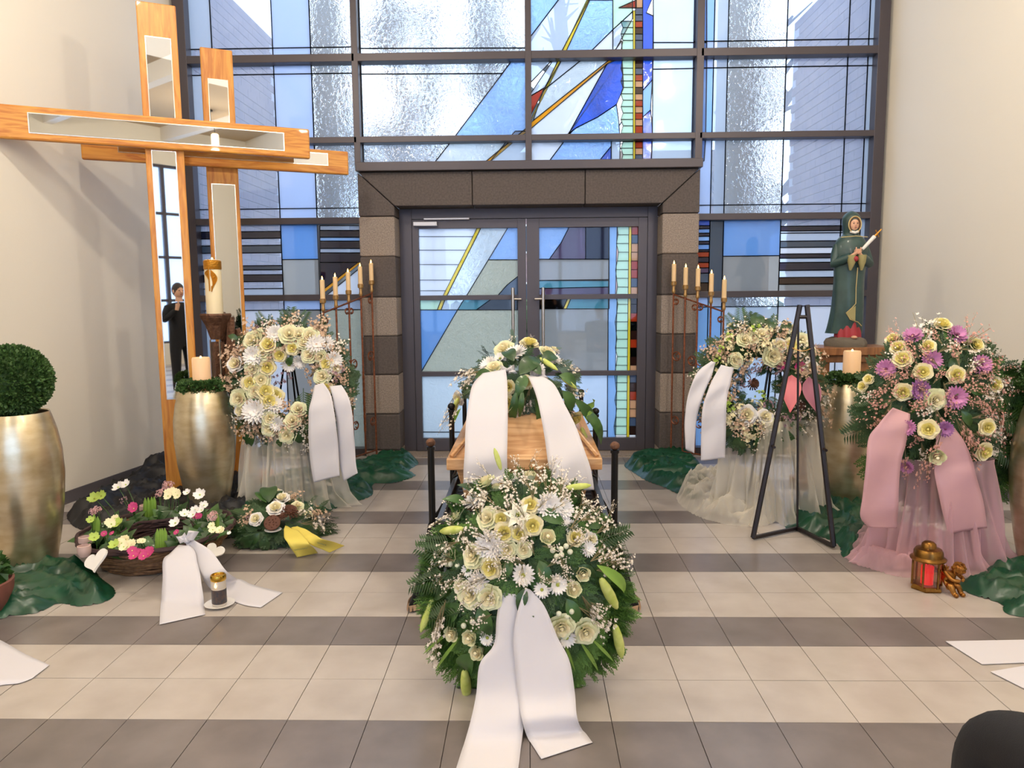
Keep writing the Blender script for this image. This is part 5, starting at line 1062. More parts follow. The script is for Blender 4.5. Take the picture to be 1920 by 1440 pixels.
# ------------------------------------------------------------------ stands and tulle
def wreath_stand(x, y, h, lb):
    t = empty('wreath_stand', (x, y, 0), lb, 'stand')
    for dx, dy in ((-.2, -.12), (.2, -.12), (0, .25)): MB().tube([(x+dx, y+dy, 0.004), (x+dx*.1, y+dy*.1, h)], .008, 6).build('leg', 'black_metal', t)
    MB().tube([(x-.12, y-.04, h*.55), (x+.12, y-.04, h*.55)], .007, 6).build('hook_bar', 'black_metal', t)
def tulle(x, y, z1, r0, r1, mt, lb, seed, a0=PI, a1=2*PI, squash=.8):
    r = random.Random(seed); ph = [r.uniform(0, 6) for _ in range(6)]; b = MB()
    def f(u, v):
        a = a0-.35+(a1-a0+.7)*u; q = v**1.2; rr = r0+(r1-r0)*q+.11*r1*q**.5*math.sin(11*a+ph[0]+2*v)+.11*r1*q**.6*math.sin(27*a+ph[1]-3*v+1.5*math.sin(4*a))+.03*math.sin(5*a+ph[2]); z = z1*(1-v)+.06*math.sin(4*a+ph[3])*(v)*(1-v)*2
        if v > .85: z *= 1; rr += .05*(v-.85)/.15*(1+math.sin(7*a+ph[4]))
        return (x+rr*math.cos(a), y+rr*math.sin(a)*squash, max(.012, z))
    b.grid(f, 240, 30); return tag(b.build('tulle', mt, None, smooth=True, angle=0), lb, 'tulle')
gx = gnd(572, 925); tulle(gx.x+.0, 5.50, .68, .30, .37, 'tulle_cream', 'cream tulle wrapped round the stand of the left wreath', 3); wreath_stand(gx.x, 5.55, 1.15, 'thin black stand inside the tulle carrying the left wreath')
drape('tulle', [(500, 905), (560, 890), (640, 915), (662, 928), (640, 945), (615, 958), (570, 955), (525, 950), (490, 930)], .09, 'tulle_cream', 'cream tulle puddle on the floor in front of the left wreath stand', 21, 'tulle', 9, .016)
gx = gnd(1405, 925); tulle(gx.x, 5.25, .70, .29, .36, 'tulle_cream', 'cream tulle wrapped round the stand behind the easel', 5); wreath_stand(gx.x, 5.3, 1.15, 'thin black stand inside the tulle carrying the wreath behind the easel')
drape('tulle', [(1268, 935), (1290, 905), (1330, 895), (1400, 900), (1460, 930), (1465, 965), (1440, 985), (1400, 988), (1350, 982), (1300, 965)], .16, 'tulle_cream', 'cream tulle puddle on the floor left of the easel foot', 22, 'tulle', 9, .016)
gx = gnd(1728, 1035); tulle(gx.x, 4.30, .62, .26, .36, 'tulle_pink', 'pink tulle wrapped round the stand of the lilac flower spray', 7); wreath_stand(gx.x+.02, 4.38, 1.0, 'thin black stand inside the pink tulle carrying the lilac spray')
drape('tulle', [(1588, 1048), (1602, 1000), (1680, 995), (1760, 1010), (1840, 1010), (1850, 1040), (1812, 1068), (1750, 1075), (1700, 1084), (1640, 1070)], .11, 'tulle_pink', 'pink tulle puddle on the floor behind the brass lantern', 23, 'tulle', 9, .016)

# ------------------------------------------------------------------ C: left wreath
surf = ring((546, 722), 5.42, .30, .15, .18)
c0 = at(546, 722, 5.42); t = empty('rose_wreath', (c0.x, 5.42, .5), 'round wreath of cream roses on the tulle stand left of the door', 'wreath')
b = MB(); b.tube([(c0.x+.30*math.cos(a), 5.44+.30*math.sin(a)*.18, c0.z+.30*math.sin(a)) for a in [i*2*PI/40 for i in range(41)]], .085, 10); b.build('straw_ring', 'fir_dark', t, smooth=True)
pts = scatter(420, (546, 722), 112, 118, 31, .42); fur('conifer_green', 'fir_dark', t, surf, (546, 722), pts, .11, 7, .5, .9)
for k, x, y, s in [('R',479,642,32),('R',488,634,28),('Y',507,650,32),('Y',551,654,26),('Y',525,664,26),('R',543,632,34),('R',562,632,28),('R',582,634,30),('R',584,667,28),('R',603,669,24),('Y',615,682,26),('R',607,708,28),('R',496,663,28),('Y',502,688,30),('R',478,691,28),('W',447,685,30),('R',490,713,30),('Y',470,719,30),('R',480,733,30),('Y',494,738,34),('R',454,747,32),('Y',514,746,34),('Y',503,754,32),('W',459,768,28),('R',507,786,28),('R',551,792,28),('R',508,803,26),('R',541,814,28),('R',561,771,26),('Y',615,731,24),('R',571,645,26),('W',629,690,22),
    ('C',480,669,44),('C',519,630,40),('C',592,649,42),('C',625,676,36),('D',542,681,32),('C',482,773,52),('C',514,763,40),('C',566,676,30),('C',612,647,32),('C',522,794,34)]: put(k, x, y, s, surf, t, push=.4)
for k, x, y, s in [('H',463,656,34),('H',453,668,30),('h',494,619,30),('H',516,612,26),('H',582,620,28),('h',531,704,32),('H',586,696,30),('h',632,700,36),('H',531,763,34),('H',540,774,34),('H',622,655,28),('h',498,700,28),('H',592,712,30),('H',450,700,26),('H',470,790,26),('H',560,640,24),('h',600,625,24),('H',640,712,26),('h',528,660,22)]: put(k, x, y, s, surf, t, push=.2)
radial_sticks(['t1', 's2', 't1'], (546, 722), scatter(75, (546, 722), 108, 114, 33, .5, mind=10), surf, t, 42, 1.0, 1.0, .04)
for a, b_, k in (((540,625),(548,580),'palm'),((556,620),(578,588),'palm'),((500,615),(486,590),'palm'),((480,640),(448,640),'palm'),((575,730),(572,790),'palm'),((540,680),(552,665),'leafm'),((452,700),(436,690),'leaf'),((485,745),(478,768),'leafm'),((530,812),(540,845),'leaf'),((480,800),(470,838),'leaf'),((560,800),(572,836),'leaf'),((520,640),(530,655),'leafm'),((640,690),(655,700),'leaf'),((452,640),(432,632),'leaf'),((600,690),(612,700),'leafm'),((465,790),(448,812),'palm'),((585,805),(600,840),'palm')): stick(k, a, b_, surf, t, 1.0, .03)
put('h', 514, 818, 26, surf, t); put('h', 508, 714, 24, surf, t)
ribbon('ribbon', [(590,722,606,718,5.20),(585,746,621,742,5.16),(579,772,627,772,5.13),(578,805,631,805,5.12),(581,860,635,855,5.12),(589,905,637,892,5.12)], 'ribbon_white', t, seed=11)
ribbon('ribbon', [(618,724,640,722,5.24),(623,742,655,748,5.20),(629,775,661,778,5.18),(633,820,664,820,5.17),(637,870,667,865,5.17),(645,902,671,887,5.17)], 'ribbon_white', t, seed=12)

# ------------------------------------------------------------------ D: wreath behind the easel
surf = ring((1425, 728), 5.22, .29, .15, .18)
c0 = at(1425, 728, 5.22); t = empty('mixed_wreath', (c0.x, 5.22, .5), 'round wreath of pale yellow blossoms on the stand behind the easel', 'wreath')
b = MB(); b.tube([(c0.x+.29*math.cos(a), 5.24+.29*math.sin(a)*.18, c0.z+.29*math.sin(a)) for a in [i*2*PI/40 for i in range(41)]], .085, 10); b.build('straw_ring', 'fir_dark', t, smooth=True)
pts = scatter(560, (1425, 728), 116, 116, 41, .16); fur('conifer_green', 'fir_dark', t, surf, (1425, 728), pts, .11, 8, .5, .9)
for k, x, y, s in [('y',1377,622,30),('G',1414,618,26),('y',1410,636,32),('y',1384,664,30),('y',1431,651,32),('R',1446,667,34),('G',1363,638,26),('G',1342,675,22),('G',1366,763,30),('G',1422,745,24),('W',1399,779,34),('W',1431,786,30),('y',1412,766,30),('y',1402,807,34),('y',1407,823,28),('y',1373,788,34),('y',1441,622,26),('y',1472,620,30),('R',1395,640,26),('y',1360,655,28),('R',1425,632,28),('y',1350,690,28),('Y',1480,650,30),('R',1500,640,26),('y',1512,662,28),('W',1460,650,26),('R',1376,676,26),('y',1388,808,24),('W',1518,690,26),('R',1450,800,26),('y',1395,625,28),('y',1420,645,28),('G',1350,660,22),('y',1370,640,26),('y',1398,672,26),('y',1455,645,26),('y',1440,660,26),('y',1385,770,26),('y',1422,800,26),('G',1360,745,22),('y',1500,655,26)]: put(k, x, y, s, surf, t, push=.3)
for k, x, y, s in [('H',1360,665,30),('H',1345,658,30),('H',1455,632,30),('h',1436,763,34),('H',1400,655,26),('h',1470,790,30),('H',1380,700,30),('h',1395,715,28),('H',1490,670,30),('h',1510,715,30),('H',1370,735,28),('H',1425,675,26),('h',1455,690,30),('h',1490,780,30),('cone',1410,720,26),('cone',1500,760,24)]: put(k, x, y, s, surf, t, push=.2)
radial_sticks(['t1', 's2', 't1'], (1425, 728), scatter(55, (1425, 728), 112, 112, 43, .42, mind=12), surf, t, 42, 1.0, 1.0, .04)
for a, b_, k in (((1392,628),(1388,582),'palm'),((1388,625),(1362,594),'palm'),((1397,628),(1412,590),'palm'),((1416,625),(1417,588),'leaf'),((1418,622),(1422,590),'leaf'),((1438,628),(1443,598),'leaf'),((1462,625),(1478,606),'leaf'),((1405,625),(1402,590),'palm'),((1425,800),(1430,850),'leaf'),((1460,800),(1472,852),'leaf'),((1390,810),(1380,845),'leaf'),((1445,805),(1450,850),'leaf'),((1490,790),(1505,830),'palm'),((1480,800),(1490,845),'palm'),((1370,790),(1352,820),'leaf'),((1340,690),(1322,680),'leaf'),((1500,700),(1525,705),'palm'),((1352,745),(1335,755),'leaf')): stick(k, a, b_, surf, t, 1.0, .03)
for a, b_, k in (((1484,716),(1478,766),'A'),((1506,722),(1512,762),'a')): stick(k, a, b_, surf, t, .62, .09)
for x, y, s_, k in ((1420,686,22,'h'),(1464,683,20,'m'),(1498,688,22,'m'),(1408,690,20,'h')): put(k, x, y, s_, surf, t, push=.4)
ribbon('ribbon', [(1334,677,1342,680,5.00),(1306,700,1334,706,4.97),(1290,742,1317,745,4.95),(1284,790,1306,790,4.94),(1285,842,1302,850,4.94)], 'ribbon_white', t, seed=13)
ribbon('ribbon', [(1352,684,1376,690,4.96),(1330,725,1369,722,4.92),(1317,766,1362,756,4.90),(1315,815,1361,805,4.90),(1314,864,1360,859,4.90)], 'ribbon_white', t, seed=14)

# ------------------------------------------------------------------ E: lilac spray
wc = (3.235, 4.42, .865); surf = ell(wc, (.42, .26, .50)); surf2 = ell(wc, (.43, .37, .52))
t = empty('lilac_spray', (wc[0], wc[1], .4), 'standing spray of lilac chrysanthemums and yellow roses with pink ribbons, right', 'flower spray')
MB().ball((wc[0], wc[1]+.03, wc[2]), .3, 20, 14, (1.15, .55, 1.35)).build('moss_core', 'fir_dark', t, smooth=True)
pts = scatter(520, (1765, 778), 138, 150, 51); fur('conifer_green', 'fir_dark', t, surf, (1760, 760), pts, .12, 9, .45, .6)
pts = scatter(340, (1770, 790), 145, 155, 52, .75, lambda x, y: (x > 1800 and y > 700) or y > 850); fur('conifer_fringe', 'fir', t, surf, (1760, 760), pts, .14, 10, .5, .5)
for k, x, y, s in [('P',1712,635,38),('P',1790,632,40),('P',1661,693,38),('P',1744,675,40),('P',1835,687,42),('p',1721,731,42),('P',1788,746,46),('P',1701,801,34),('p',1770,804,32),('P',1702,873,28),('P',1655,650,0.1),
    ('Y',1762,617,32),('Y',1678,643,28),('Y',1686,656,28),('Y',1822,650,30),('Y',1694,678,34),('Y',1738,654,28),('Y',1730,698,32),('Y',1787,703,32),('Y',1692,733,32),('R',1747,747,36),('Y',1857,722,30),('Y',1631,714,20),('Y',1622,726,20),('Y',1675,796,28),('Y',1741,805,34),('b',1670,833,36),('b',1754,849,38),('Y',1844,798,30),('Y',1835,842,34),('y',1786,658,26)]:
    if s > 1: put(k, x, y, s, surf if y < 795 else surf2, t, push=.4)
for a, b_ in (((1740,650),(1732,625)),((1775,690),(1800,665)),((1745,690),(1775,695)),((1725,745),(1708,775)),((1750,765),(1728,780)),((1810,730),(1845,735)),((1800,770),(1818,800)),((1760,820),(1772,845)),((1815,670),(1832,640)),((1840,705),(1868,700)),((1660,710),(1640,725)),((1670,750),(1650,765)),((1655,800),(1640,830)),((1650,840),(1640,862)),((1725,870),(1722,905)),((1808,850),(1825,880)),((1860,750),(1885,770)),((1700,850),(1710,885)),((1770,640),(1790,615)),((1688,700),(1670,720))): stick(rnd.choice(['leaf', 'leafm']), a, b_, surf, t, .85, .01, .02)
radial_sticks(['k1', 'k2', 'k1', 's2'], (1755, 720), scatter(58, (1755, 745), 118, 118, 54, .1, mind=15), surf, t, 50, .9, .9, .04)
for a, b_ in (((1760,800),(1730,880)),((1690,760),(1660,880)),((1700,830),(1690,895)),((1790,790),(1830,860)),((1850,760),(1868,840)),((1740,840),(1725,900)),((1800,640),(1808,602)),((1690,650),(1680,620)),((1680,700),(1640,700)),((1810,740),(1840,770)),((1780,780),(1810,850))): stick('k2', a, b_, surf if a[1] < 790 else surf2, t, .55, .06)
radial_sticks(['palm'], (1760, 770), [(1880,740),(1890,790),(1878,850),(1850,880),(1720,900),(1760,910),(1640,760),(1632,800)], surf, t, 60, .9, .3, .03)
ribbon('ribbon', [(1674,764,1706,776,4.12),(1648,795,1704,800,4.09),(1630,820,1700,830,4.07),(1623,866,1690,866,4.05),(1617,932,1684,930,4.03),(1613,968,1683,965,4.03),(1629,989,1682,990,4.04)], 'ribbon_lilac', t, 'pink satin ribbon tail', seed=15)
ribbon('ribbon', [(1757,800,1790,802,4.12),(1755,825,1805,822,4.09),(1753,860,1822,862,4.07),(1754,895,1828,885,4.05),(1763,940,1842,928,4.03),(1776,1001,1851,990,4.03)], 'ribbon_lilac', t, 'pink satin ribbon tail', seed=16)

# ------------------------------------------------------------------ F: planted wicker ring at the left
mat('wicker', '#6A4C34', .7, col2='#8C6A48', nscale=40); mat('wicker_dark', '#3E2A2C', .7); mat('clay_pink', '#CDB0A8', .6); mat('gravel', '#A89078', .9, bump=.5)
bx, by = gnd(292, 1052).x, 4.32; Ro, Ri, hb_ = .42, .20, .17
t = empty('planted_basket', (bx, by, 0), 'ring-shaped wicker basket planted with primroses and hellebores, white bow', 'flower basket')
def bring(r0, r1, z0, z1, n, seed, nm, mt, th=.0085):
    r = random.Random(seed); b = MB()
    for k in range(n):
        v = k/(n-1); rr = r0+(r1-r0)*v; z = z0+(z1-z0)*v; ph = r.uniform(0, 6)
        b.tube([(bx+(rr+.006*math.sin(14*a+k*PI))*math.cos(a), by+(rr+.006*math.sin(14*a+k*PI))*math.sin(a), max(.01, z+.005*math.sin(5*a+ph))) for a in [i*2*PI/84 for i in range(85)]], th, 5, False)
    return b.build(nm, mt, t, smooth=True, kind='stuff')
bring(.30, Ro, .012, hb_, 15, 1, 'wicker_side', 'wicker'); bring(.24, Ri, .02, hb_+.01, 12, 2, 'inner_wicker', 'wicker_dark')
bring(Ro, Ro+.005, hb_+.005, hb_+.012, 2, 3, 'rim', 'wicker_dark', .013)
MB().lathe([(Ri+.01, hb_-.03), (Ro-.01, hb_-.03), (Ro-.03, hb_-.04), (Ri+.02, hb_-.04)], (bx, by, 0), 40, cap=False).build('soil', 'soil', t)
MB().lathe([(.24, .0), (.24, .012), (.001, .014)], (bx, by, 0), 32, cap=False).build('base', 'gravel', t)
def bsurf(px, py):
    p = gnd(px, py, hb_+.03); d = Vector((p.x-bx, p.y-by, 0)); r_ = d.length; q = max(Ri+.02, min(Ro+.0, r_)); p2 = Vector((bx, by, 0))+d.normalized()*q; p2.z = hb_+.03; return p2, (Vector((0, 0, 1))+d.normalized()*.3*(1 if q > .3 else -1)+Vector((0, -.5, 0))).normalized()
r = random.Random(8)
for k in range(250):
    a = r.uniform(0, 2*PI); q = r.uniform(Ri+.03, Ro-.02); p = Vector((bx+q*math.cos(a), by+q*math.sin(a), hb_-.03)); d = Vector((r.uniform(-1, 1), r.uniform(-1, 1), r.uniform(.35, 1.3))).normalized(); L = r.uniform(.06, .12); n = Vector((r.uniform(-.4, .4), -.6, 1)).normalized(); n = (n-d*n.dot(d)).normalized(); x = d.cross(n)
    kk = 'leaf' if r.random() < .6 else 'leafm'; link('leaf', FM[kk], t, M4=Matrix(((x.x*L*1.3, d.x*L, n.x*L, p.x), (x.y*L*1.3, d.y*L, n.y*L, p.y), (x.z*L*1.3, d.z*L, n.z*L, p.z), (0, 0, 0, 1))))
def stem_flower(k, px, py, s, n_=1, z=None, sp=9, col='leaf_mid', vert=False):
    """a flower (or a bunch) at its pixel, on a stem that starts in the soil of the ring"""
    for i in range(n_):
        qx, qy = (px+rnd.uniform(-sp, sp), py+rnd.uniform(-sp*.7, sp*.7)) if n_ > 1 else (px, py)
        zz = z if z is not None else hb_+.07; p = gnd(qx, qy, zz); d = Vector((p.x-bx, p.y-by, 0)); rr = d.length; q = max(Ri+.05, min(Ro-.04, rr)); p0 = Vector((bx, by, hb_-.03))+d.normalized()*q
        sz = .43*s*(p-CAM).dot(AF)/FPX; n = Vector((rnd.uniform(-.3, .3), -.7+rnd.uniform(-.2, .2), .75)).normalized(); u = Quaternion(n, rnd.uniform(0, 6)) @ n.orthogonal().normalized(); v = n.cross(u)
        o = link(FM[k].name.split('.')[0], FM[k], t, M4=Matrix(((u.x*sz, v.x*sz, n.x*sz, p.x), (u.y*sz, v.y*sz, n.y*sz, p.y), (u.z*sz, v.z*sz, n.z*sz, p.z), (0, 0, 0, 1))))
        MB().tube([p0, bilerp(p0, p, .5)+Vector((0, .01, .01)), p-n*.004], .0025, 4).build('stem', col, o)
for k, x, y, s, n_, z, sp in [('e',222,914,26,1,.32,0),('e',236,909,24,1,.33,0),('e',375,928,28,1,.30,0),('e',351,924,18,1,.3,0),('e',346,964,22,1,.27,0),('e',362,965,22,1,.27,0),('e',329,981,26,1,.26,0),('l',178,935,30,1,.30,0),('l',190,930,24,1,.3,0),('l',222,982,28,1,.25,0),('l',177,1008,24,1,.24,0),('l',215,1022,26,1,.24,0),('l',170,975,18,1,.26,0),
    ('c',213,978,20,4,.25,9),('c',324,929,20,6,.29,12),('c',238,1018,22,8,.245,14),('e',376,950,20,3,.27,10),('c',404,990,18,5,.25,10),('c',265,1012,14,2,.24,4),('X',311,912,24,2,.30,6),('X',308,922,20,1,.29,6),('X',402,968,24,2,.28,6),('X',178,958,22,2,.28,7),('X',300,928,16,2,.28,6),
    ('m',247,953,20,4,.26,6),('m',264,1040,22,9,.235,16),('m',193,1000,14,2,.24,3),('m',210,1000,12,1,.24,3),('m',331,998,14,1,.24,3),('m',371,969,16,2,.25,4),('h',232,938,18,1,.27,3),('e',430,1000,10,1,.24,2),('e',398,975,14,2,.26,6)]: stem_flower(k, x, y, s, n_, z, sp)
for x, y in ((255, 937), (262, 932), (275, 934), (282, 930), (268, 940), (293, 1025), (307, 1036), (300, 1030), (312, 1025), (175, 985), (182, 990), (420, 985)):
    p = gnd(x, y, hb_+.05); d = Vector((p.x-bx, p.y-by, 0)); q = max(Ri+.04, min(Ro-.04, d.length)); p0 = Vector((bx, by, hb_-.03))+d.normalized()*q
    MB().tube([p0, p0+Vector((.004, 0, .06)), p0+Vector((.008, 0, .12)), p0+Vector((.008, 0, .15))], [.012, .014, .012, .002], 6).build('bulb_shoot', 'leaf_light', t, smooth=True)
for x, y, s in ((273, 955, .038), (160, 1016, .036), (158, 1033, .036)):
    p = gnd(x, y, .19); p.z = .16; b = MB(); b.lathe([(s*.7, 0), (s*.95, .02), (s, .04), (s*.95, .06), (s*.8, .062), (s*.85, .04), (s*.6, .01), (.001, .01)], p, 18, cap=False); b.build('tealight_cup', 'clay_pink', t, smooth=True)
p = gnd(181, 1052, .17); u = Vector((1, 0, .1)).normalized(); b = MB()
def hshape(a): return (16*math.sin(a)**3/17, (13*math.cos(a)-5*math.cos(2*a)-2*math.cos(3*a)-math.cos(4*a))/17)
for (hp, sc_, rot, nm) in ((p, .075, .5, 0), (gnd(403, 1034, .12), .055, -.4, 1)):
    b = MB(); poly = []; X_ = Vector((math.cos(rot), 0, math.sin(rot))); Z_ = Vector((-math.sin(rot)*.6, .75, math.cos(rot)*.66)).normalized()
    for i in range(36): hx, hy = hshape(2*PI*i/36); poly.append(hp+X_*hx*sc_+Z_*hy*sc_)
    n = X_.cross(Z_).normalized()*.012; b.prism(poly, n); b.build('porcelain_heart', 'porcelain', t, bevel=.003)
kp = at(352, 1013, 3.98)
ribbon('ribbon', [(335,1022,356,1022,3.96),(318,1038,366,1038,3.90),(307,1050,370,1058,3.84),(305,1090,378,1085,3.74),(302,1130,381,1115,3.66),(300,1150,383,1135,None),(299,1171,385,1152,None)], 'ribbon_white', t, seed=21, wave=.006)
ribbon('ribbon', [(348,1018,362,1010,3.97),(356,1045,392,1030,3.92),(378,1080,425,1072,3.80),(400,1108,447,1086,None),(450,1132,476,1097,None),(489,1139,530,1111,None)], 'ribbon_white', t, seed=22, wave=.006)
b = MB(); kp = at(350, 1012, 3.97); b.ball(kp, .022, 10, 8, (1.1, .8, .9))
b.build('bow_knot', 'ribbon_white', t, smooth=True)
for s, ex in ((-1, Vector((-.035, -.01, .02))), (1, Vector((.055, -.01, .045)))):
    b = MB(); b.tube([kp, kp+ex*.5+Vector((0, 0, .015)), kp+ex, kp+ex*.6-Vector((0, .01, .012)), kp], [.010, .020, .020, .018, .008], 8); b.build('bow_loop', 'ribbon_white', t, smooth=True)

# ------------------------------------------------------------------ G: low arrangement with the yellow ribbon
gc = gnd(520, 1000); surf = ell((gc.x, 4.72, .06), (.29, .26, .17))
t = empty('low_arrangement', (gc.x, 4.72, 0), 'low fir arrangement with pine cone, lotus pod and yellow ribbon on the floor', 'flower arrangement')
MB().ball((gc.x, 4.72, .05), .05, 12, 8, (3.6, 3, 1)).build('moss_core', 'fir_dark', t, smooth=True)
pts = scatter(300, (522, 985), 92, 46, 61); fur('fir_green', 'fir_dark', t, surf, (522, 975), pts, .10, 12, .4, .5)
for k, x, y, s in [('W',519,961,30),('W',531,943,26),('W',517,933,24),('W',484,977,24),('R',557,954,20),('pod',512,984,30),('cone',541,966,34),('cone',530,972,20),('h',469,975,16),('C',500,940,18),('y',575,970,18)]: put(k, x, y, s, surf, t, push=.5)
for a, b_, k in (((545,975),(588,966),'s1'),((560,985),(610,982),'s2'),((480,980),(452,988),'t1'),((500,950),(490,925),'leafm'),((505,950),(505,915),'leaf'),((515,945),(522,925),'leaf'),((540,950),(555,930),'t1'),((490,1000),(470,1020),'leaf'),((500,1005),(498,1032),'leaf'),((480,1005),(455,1022),'leaf'),((560,990),(585,1000),'leaf'),((470,990),(445,1000),'palm'),((490,985),(458,965),'t1'),((570,975),(600,960),'t1'),((460,975),(440,965),'palm')): stick(k, a, b_, surf, t, .9, .03)
p, n = surf(512, 996); MB().lathe([(.03, 0), (.05, .008), (.052, .012), (.001, .008)], p, 20, cap=False).build('white_dish', 'porcelain', t, smooth=True)
rb = ribbon('ribbon', [(534,986,546,990,4.52),(532,999,562,998,4.42),(539,1018,580,1018,4.30),(557,1045,596,1037,None)], 'ribbon_yellow', t, 'yellow ribbon tail, left one', seed=31, wave=.006)
ribbon('ribbon', [(545,990,558,986,4.52),(558,1000,582,998,4.44),(580,1020,606,1010,4.34),(618,1036,646,1023,None)], 'ribbon_yellow', t, 'yellow ribbon tail, right one', seed=32, wave=.006)

def squiggle(a, b_, Y, par):
    b = MB(); A_, B_ = at(a[0], a[1], Y), at(b_[0], b_[1], Y); n = 60
    b.tube([bilerp(A_, B_, k/n)+Vector((0, -.004, .0045*math.sin(k*1.7)+.002*math.sin(k*.9))) for k in range(n+1)], .0009, 3, False); b.build('inscription', 'ink', par)
squiggle((552, 1031), (577, 1027), 4.20, rb); squiggle((595, 1017), (612, 1022), 4.30, rb)
# ------------------------------------------------------------------ H: ribbon ends and pot at the picture edges
def flatcloth(name, P, mt, lb, cat):
    b = MB(); Q = [gnd(x, y, .004) for x, y in P]; b.prism([q for q in Q], (0, 0, .0025)); return tag(b.build(name, mt), lb, cat)
ribbon('white_ribbon', [(-160,1150,-150,1330,None),(-60,1175,-60,1300,None),(0,1200,0,1285,None),(45,1225,35,1281,None),(93,1247,60,1272,None)], 'ribbon_white', None, 'end of a white ribbon on the floor at the left edge', 'ribbon')
flatcloth('white_ribbon', [(1773, 1203), (1841, 1246), (2050, 1238), (2050, 1198)], 'ribbon_white', 'upper of two white ribbon ends on the floor at the right edge', 'ribbon')
flatcloth('white_ribbon', [(1857, 1260), (1921, 1292), (2060, 1340), (2060, 1240), (1921, 1249)], 'ribbon_white', 'lower of two white ribbon ends on the floor at the right edge', 'ribbon')
mat('pot_red', '#7A4A40', .7)
pp = gnd(-48, 1155); t = empty('planted_pot', (pp.x, pp.y, 0), 'reddish planted bowl cut off at the left edge beside the green cloth', 'pot')
MB().lathe([(.10, 0), (.14, .03), (.175, .12), (.18, .17), (.17, .175), (.16, .15), (.001, .15)], (pp.x, pp.y, .0), 28, cap=False).build('bowl', 'pot_red', t, smooth=True)
leafcloud('foliage', 'leaf_mid', (pp.x, pp.y, .22), .13, 500, .05, t, .6, seed=9)
for k in range(9): a = k*2.4; q = .03+.012*k; link('primrose', FM['m'], t, M4=Matrix.Translation((pp.x+q*math.cos(a), pp.y+q*math.sin(a), .31-.01*k)) @ Matrix.Scale(.03, 4))

# ------------------------------------------------------------------ people: mourner's knee at the lower right, the photographer seen in the mirror
mat('trousers_black', '#15151A', .8, bump=.25, bscale=400); mat('coat_black', '#101014', .85); mat('hair_dark', '#2A1E18', .7); mat('shoe', '#0C0C0C', .4); mat('chair_wood', '#8A5A34', .5)
def person(name, J, E, head, lb, loc, trousers, face_dir, hands):
    t = empty(name, loc, lb, 'person'); skin_fig('clothed_body', J, E, trousers, t, 2)
    h = Vector(head); f = Vector(face_dir).normalized(); sd = Vector((f.y, -f.x, 0)).normalized(); b = MB(); b.ball(h, .1, 20, 14, (.78, .9, 1.15)); b.tube([h-Vector((0, 0, .16)), h-Vector((0, 0, .05))], [.055, .05], 12); b.tube([h+f*.08+Vector((0, 0, .01)), h+f*.11-Vector((0, 0, .02)), h+f*.085-Vector((0, 0, .03))], [.008, .014, .01], 8)
    for s in (-1, 1): b.ball(h+sd*s*.082, .022, 8, 6, (.5, 1, 1.4))
    hd = b.build('head', 'skin', t, smooth=True); b = MB()
    for s in (-1, 1): b.ball(h+f*.084+sd*s*.032+Vector((0, 0, .012)), .011, 8, 6, (1, 1, .7))
    b.build('eyes', 'eye', hd, smooth=True); MB().ball(h+f*.083-Vector((0, 0, .05)), .02, 8, 5, (1, .5, .35)).build('mouth', 'lip', hd, smooth=True)
    MB().ball(h-f*.018+Vector((0, 0, .022)), .105, 20, 14, (.86, .96, 1.1)).build('hair', 'hair_dark', t, smooth=True)
    for (w_, d, pn) in hands:
        w_ = Vector(w_); d = Vector(d).normalized(); pn = Vector(pn).normalized(); b = MB(); pm = w_+d*.07; b.tube([w_-d*.03, w_+d*.02, pm], [.027, .03, .034], 10); x = d.cross(pn).normalized()
        for q in range(4): p0 = pm+x*(q-1.5)*.019; L = (.062, .074, .07, .055)[q]; b.tube([p0, p0+d*L*.5, p0+d*L*.8+pn*.018, p0+d*L*.85+pn*.035], [.0095, .009, .0085, .007], 7)
        b.tube([w_+d*.02-x*.025, w_+d*.05-x*.045+pn*.01, w_+d*.08-x*.05+pn*.02], [.012, .011, .009], 7); b.build('hand', 'skin', t, smooth=True)
    return t
kn = at(1850, 1335, 1.66); kx, ky, kz = kn.x, kn.y, kn.z-.045
J = [((kx+.22, ky-.52, kz-.02), (.15, .13)), ((kx+.23, ky-.56, kz+.22), .14), ((kx+.23, ky-.57, kz+.42), .15), ((kx+.23, ky-.55, kz+.56), .07),
     ((kx+.14, ky-.42, kz), .10), ((kx+.03, ky-.06, kz+.012), .083), ((kx+.005, ky+.0, kz-.03), .080), ((kx+.01, ky+.015, .28), .062), ((kx+.01, ky-.0, .09), .05), ((kx+.01, ky+.12, .045), .04),
     ((kx+.33, ky-.42, kz), .10), ((kx+.36, ky-.06, kz+.01), .08), ((kx+.37, ky-.0, kz-.03), .078), ((kx+.37, ky+.015, .28), .062), ((kx+.37, ky, .09), .05), ((kx+.37, ky+.12, .045), .04),
     ((kx+.04, ky-.56, kz+.47), .065), ((kx-.0, ky-.45, kz+.24), .05), ((kx+.12, ky-.25, kz+.13), .04),
     ((kx+.42, ky-.56, kz+.47), .065), ((kx+.46, ky-.45, kz+.24), .05), ((kx+.34, ky-.25, kz+.13), .04)]
E_ = [(0, 1), (1, 2), (2, 3), (0, 4), (4, 5), (5, 6), (6, 7), (7, 8), (8, 9), (0, 10), (10, 11), (11, 12), (12, 13), (13, 14), (14, 15), (2, 16), (16, 17), (17, 18), (2, 19), (19, 20), (20, 21)]
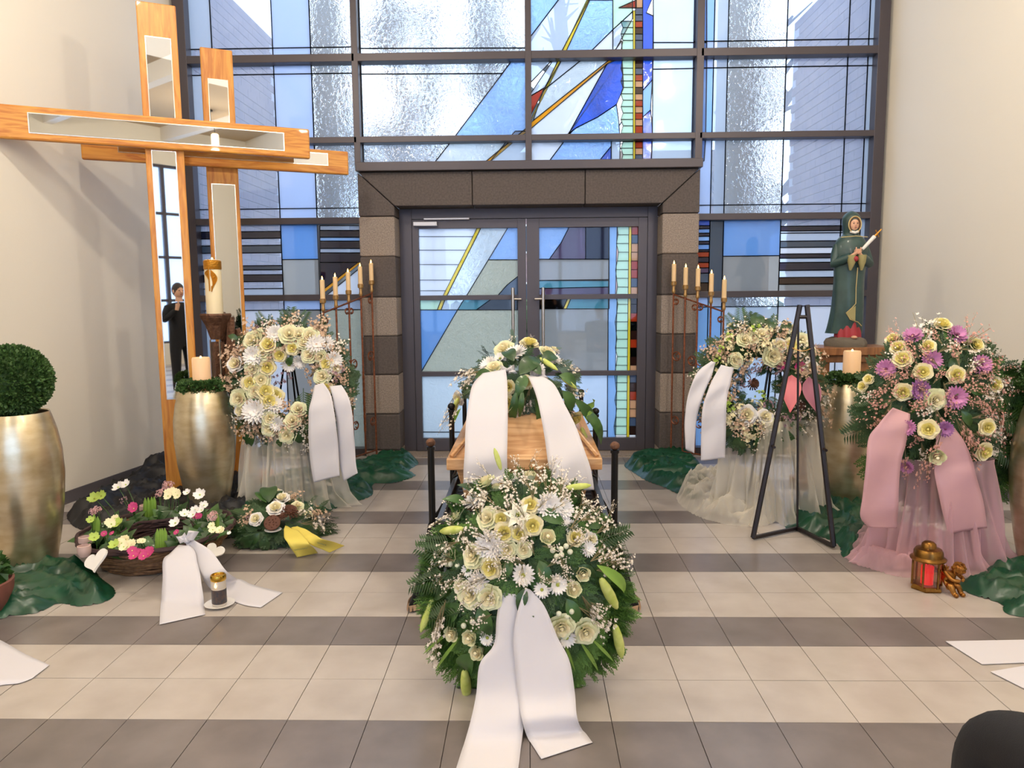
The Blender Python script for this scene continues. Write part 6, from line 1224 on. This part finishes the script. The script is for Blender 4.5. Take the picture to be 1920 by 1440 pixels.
person('person', J, E_, (kx+.23, ky-.55, kz+.74), 'seated person in black trousers, only a knee visible at the lower right', (kx+.2, ky-.3, 0), 'trousers_black', (0, 1, 0), [((kx+.13, ky-.22, kz+.125), (.3, .8, -.2), (0, 0, -1)), ((kx+.33, ky-.22, kz+.125), (-.3, .8, -.2), (0, 0, -1))])
t = empty('wooden_chair', (kx+.22, ky-.5, 0), 'plain wooden chair under the seated person, outside the picture', 'chair')
MB().box(kx-.0, kx+.44, ky-.75, ky-.28, kz-.19, kz-.155).build('seat', 'chair_wood', t, bevel=.005); MB().box(kx, kx+.44, ky-.80, ky-.77, kz+.1, kz+.42).build('backrest', 'chair_wood', t, bevel=.005)
for dx in (.02, .42):
    MB().box(kx+dx-.02, kx+dx+.02, ky-.32, ky-.28, 0, kz-.19).build('leg', 'chair_wood', t); MB().box(kx+dx-.02, kx+dx+.02, ky-.79, ky-.75, 0, kz+.42).build('leg', 'chair_wood', t)
px_, py_ = 1.30, -.30
J = [((px_, py_, .95), (.16, .12)), ((px_, py_, 1.2), (.15, .12)), ((px_, py_, 1.40), (.17, .11)), ((px_, py_, 1.50), .06),
     ((px_-.10, py_, .85), .10), ((px_-.11, py_+.01, .48), .075), ((px_-.12, py_, .10), .055), ((px_-.13, py_+.14, .04), .045),
     ((px_+.10, py_, .85), .10), ((px_+.11, py_+.01, .48), .075), ((px_+.12, py_, .10), .055), ((px_+.13, py_+.14, .04), .045),
     ((px_-.19, py_, 1.40), .07), ((px_-.30, py_+.06, 1.20), .055), ((px_-.14, py_+.17, 1.38), .04),
     ((px_+.19, py_, 1.40), .07), ((px_+.30, py_+.06, 1.20), .055), ((px_+.14, py_+.17, 1.38), .04)]
E_ = [(0, 1), (1, 2), (2, 3), (0, 4), (4, 5), (5, 6), (6, 7), (0, 8), (8, 9), (9, 10), (10, 11), (2, 12), (12, 13), (13, 14), (2, 15), (15, 16), (16, 17)]
person('person', J, E_, (px_, py_+.0, 1.66), 'standing person in a black coat, mirrored in the large cross while holding up a phone', (px_, py_, 0), 'coat_black', (0, 1, 0), [((px_-.13, py_+.18, 1.40), (.2, .1, 1), (.6, .3, 0)), ((px_+.13, py_+.18, 1.40), (-.2, .1, 1), (-.6, .3, 0))])
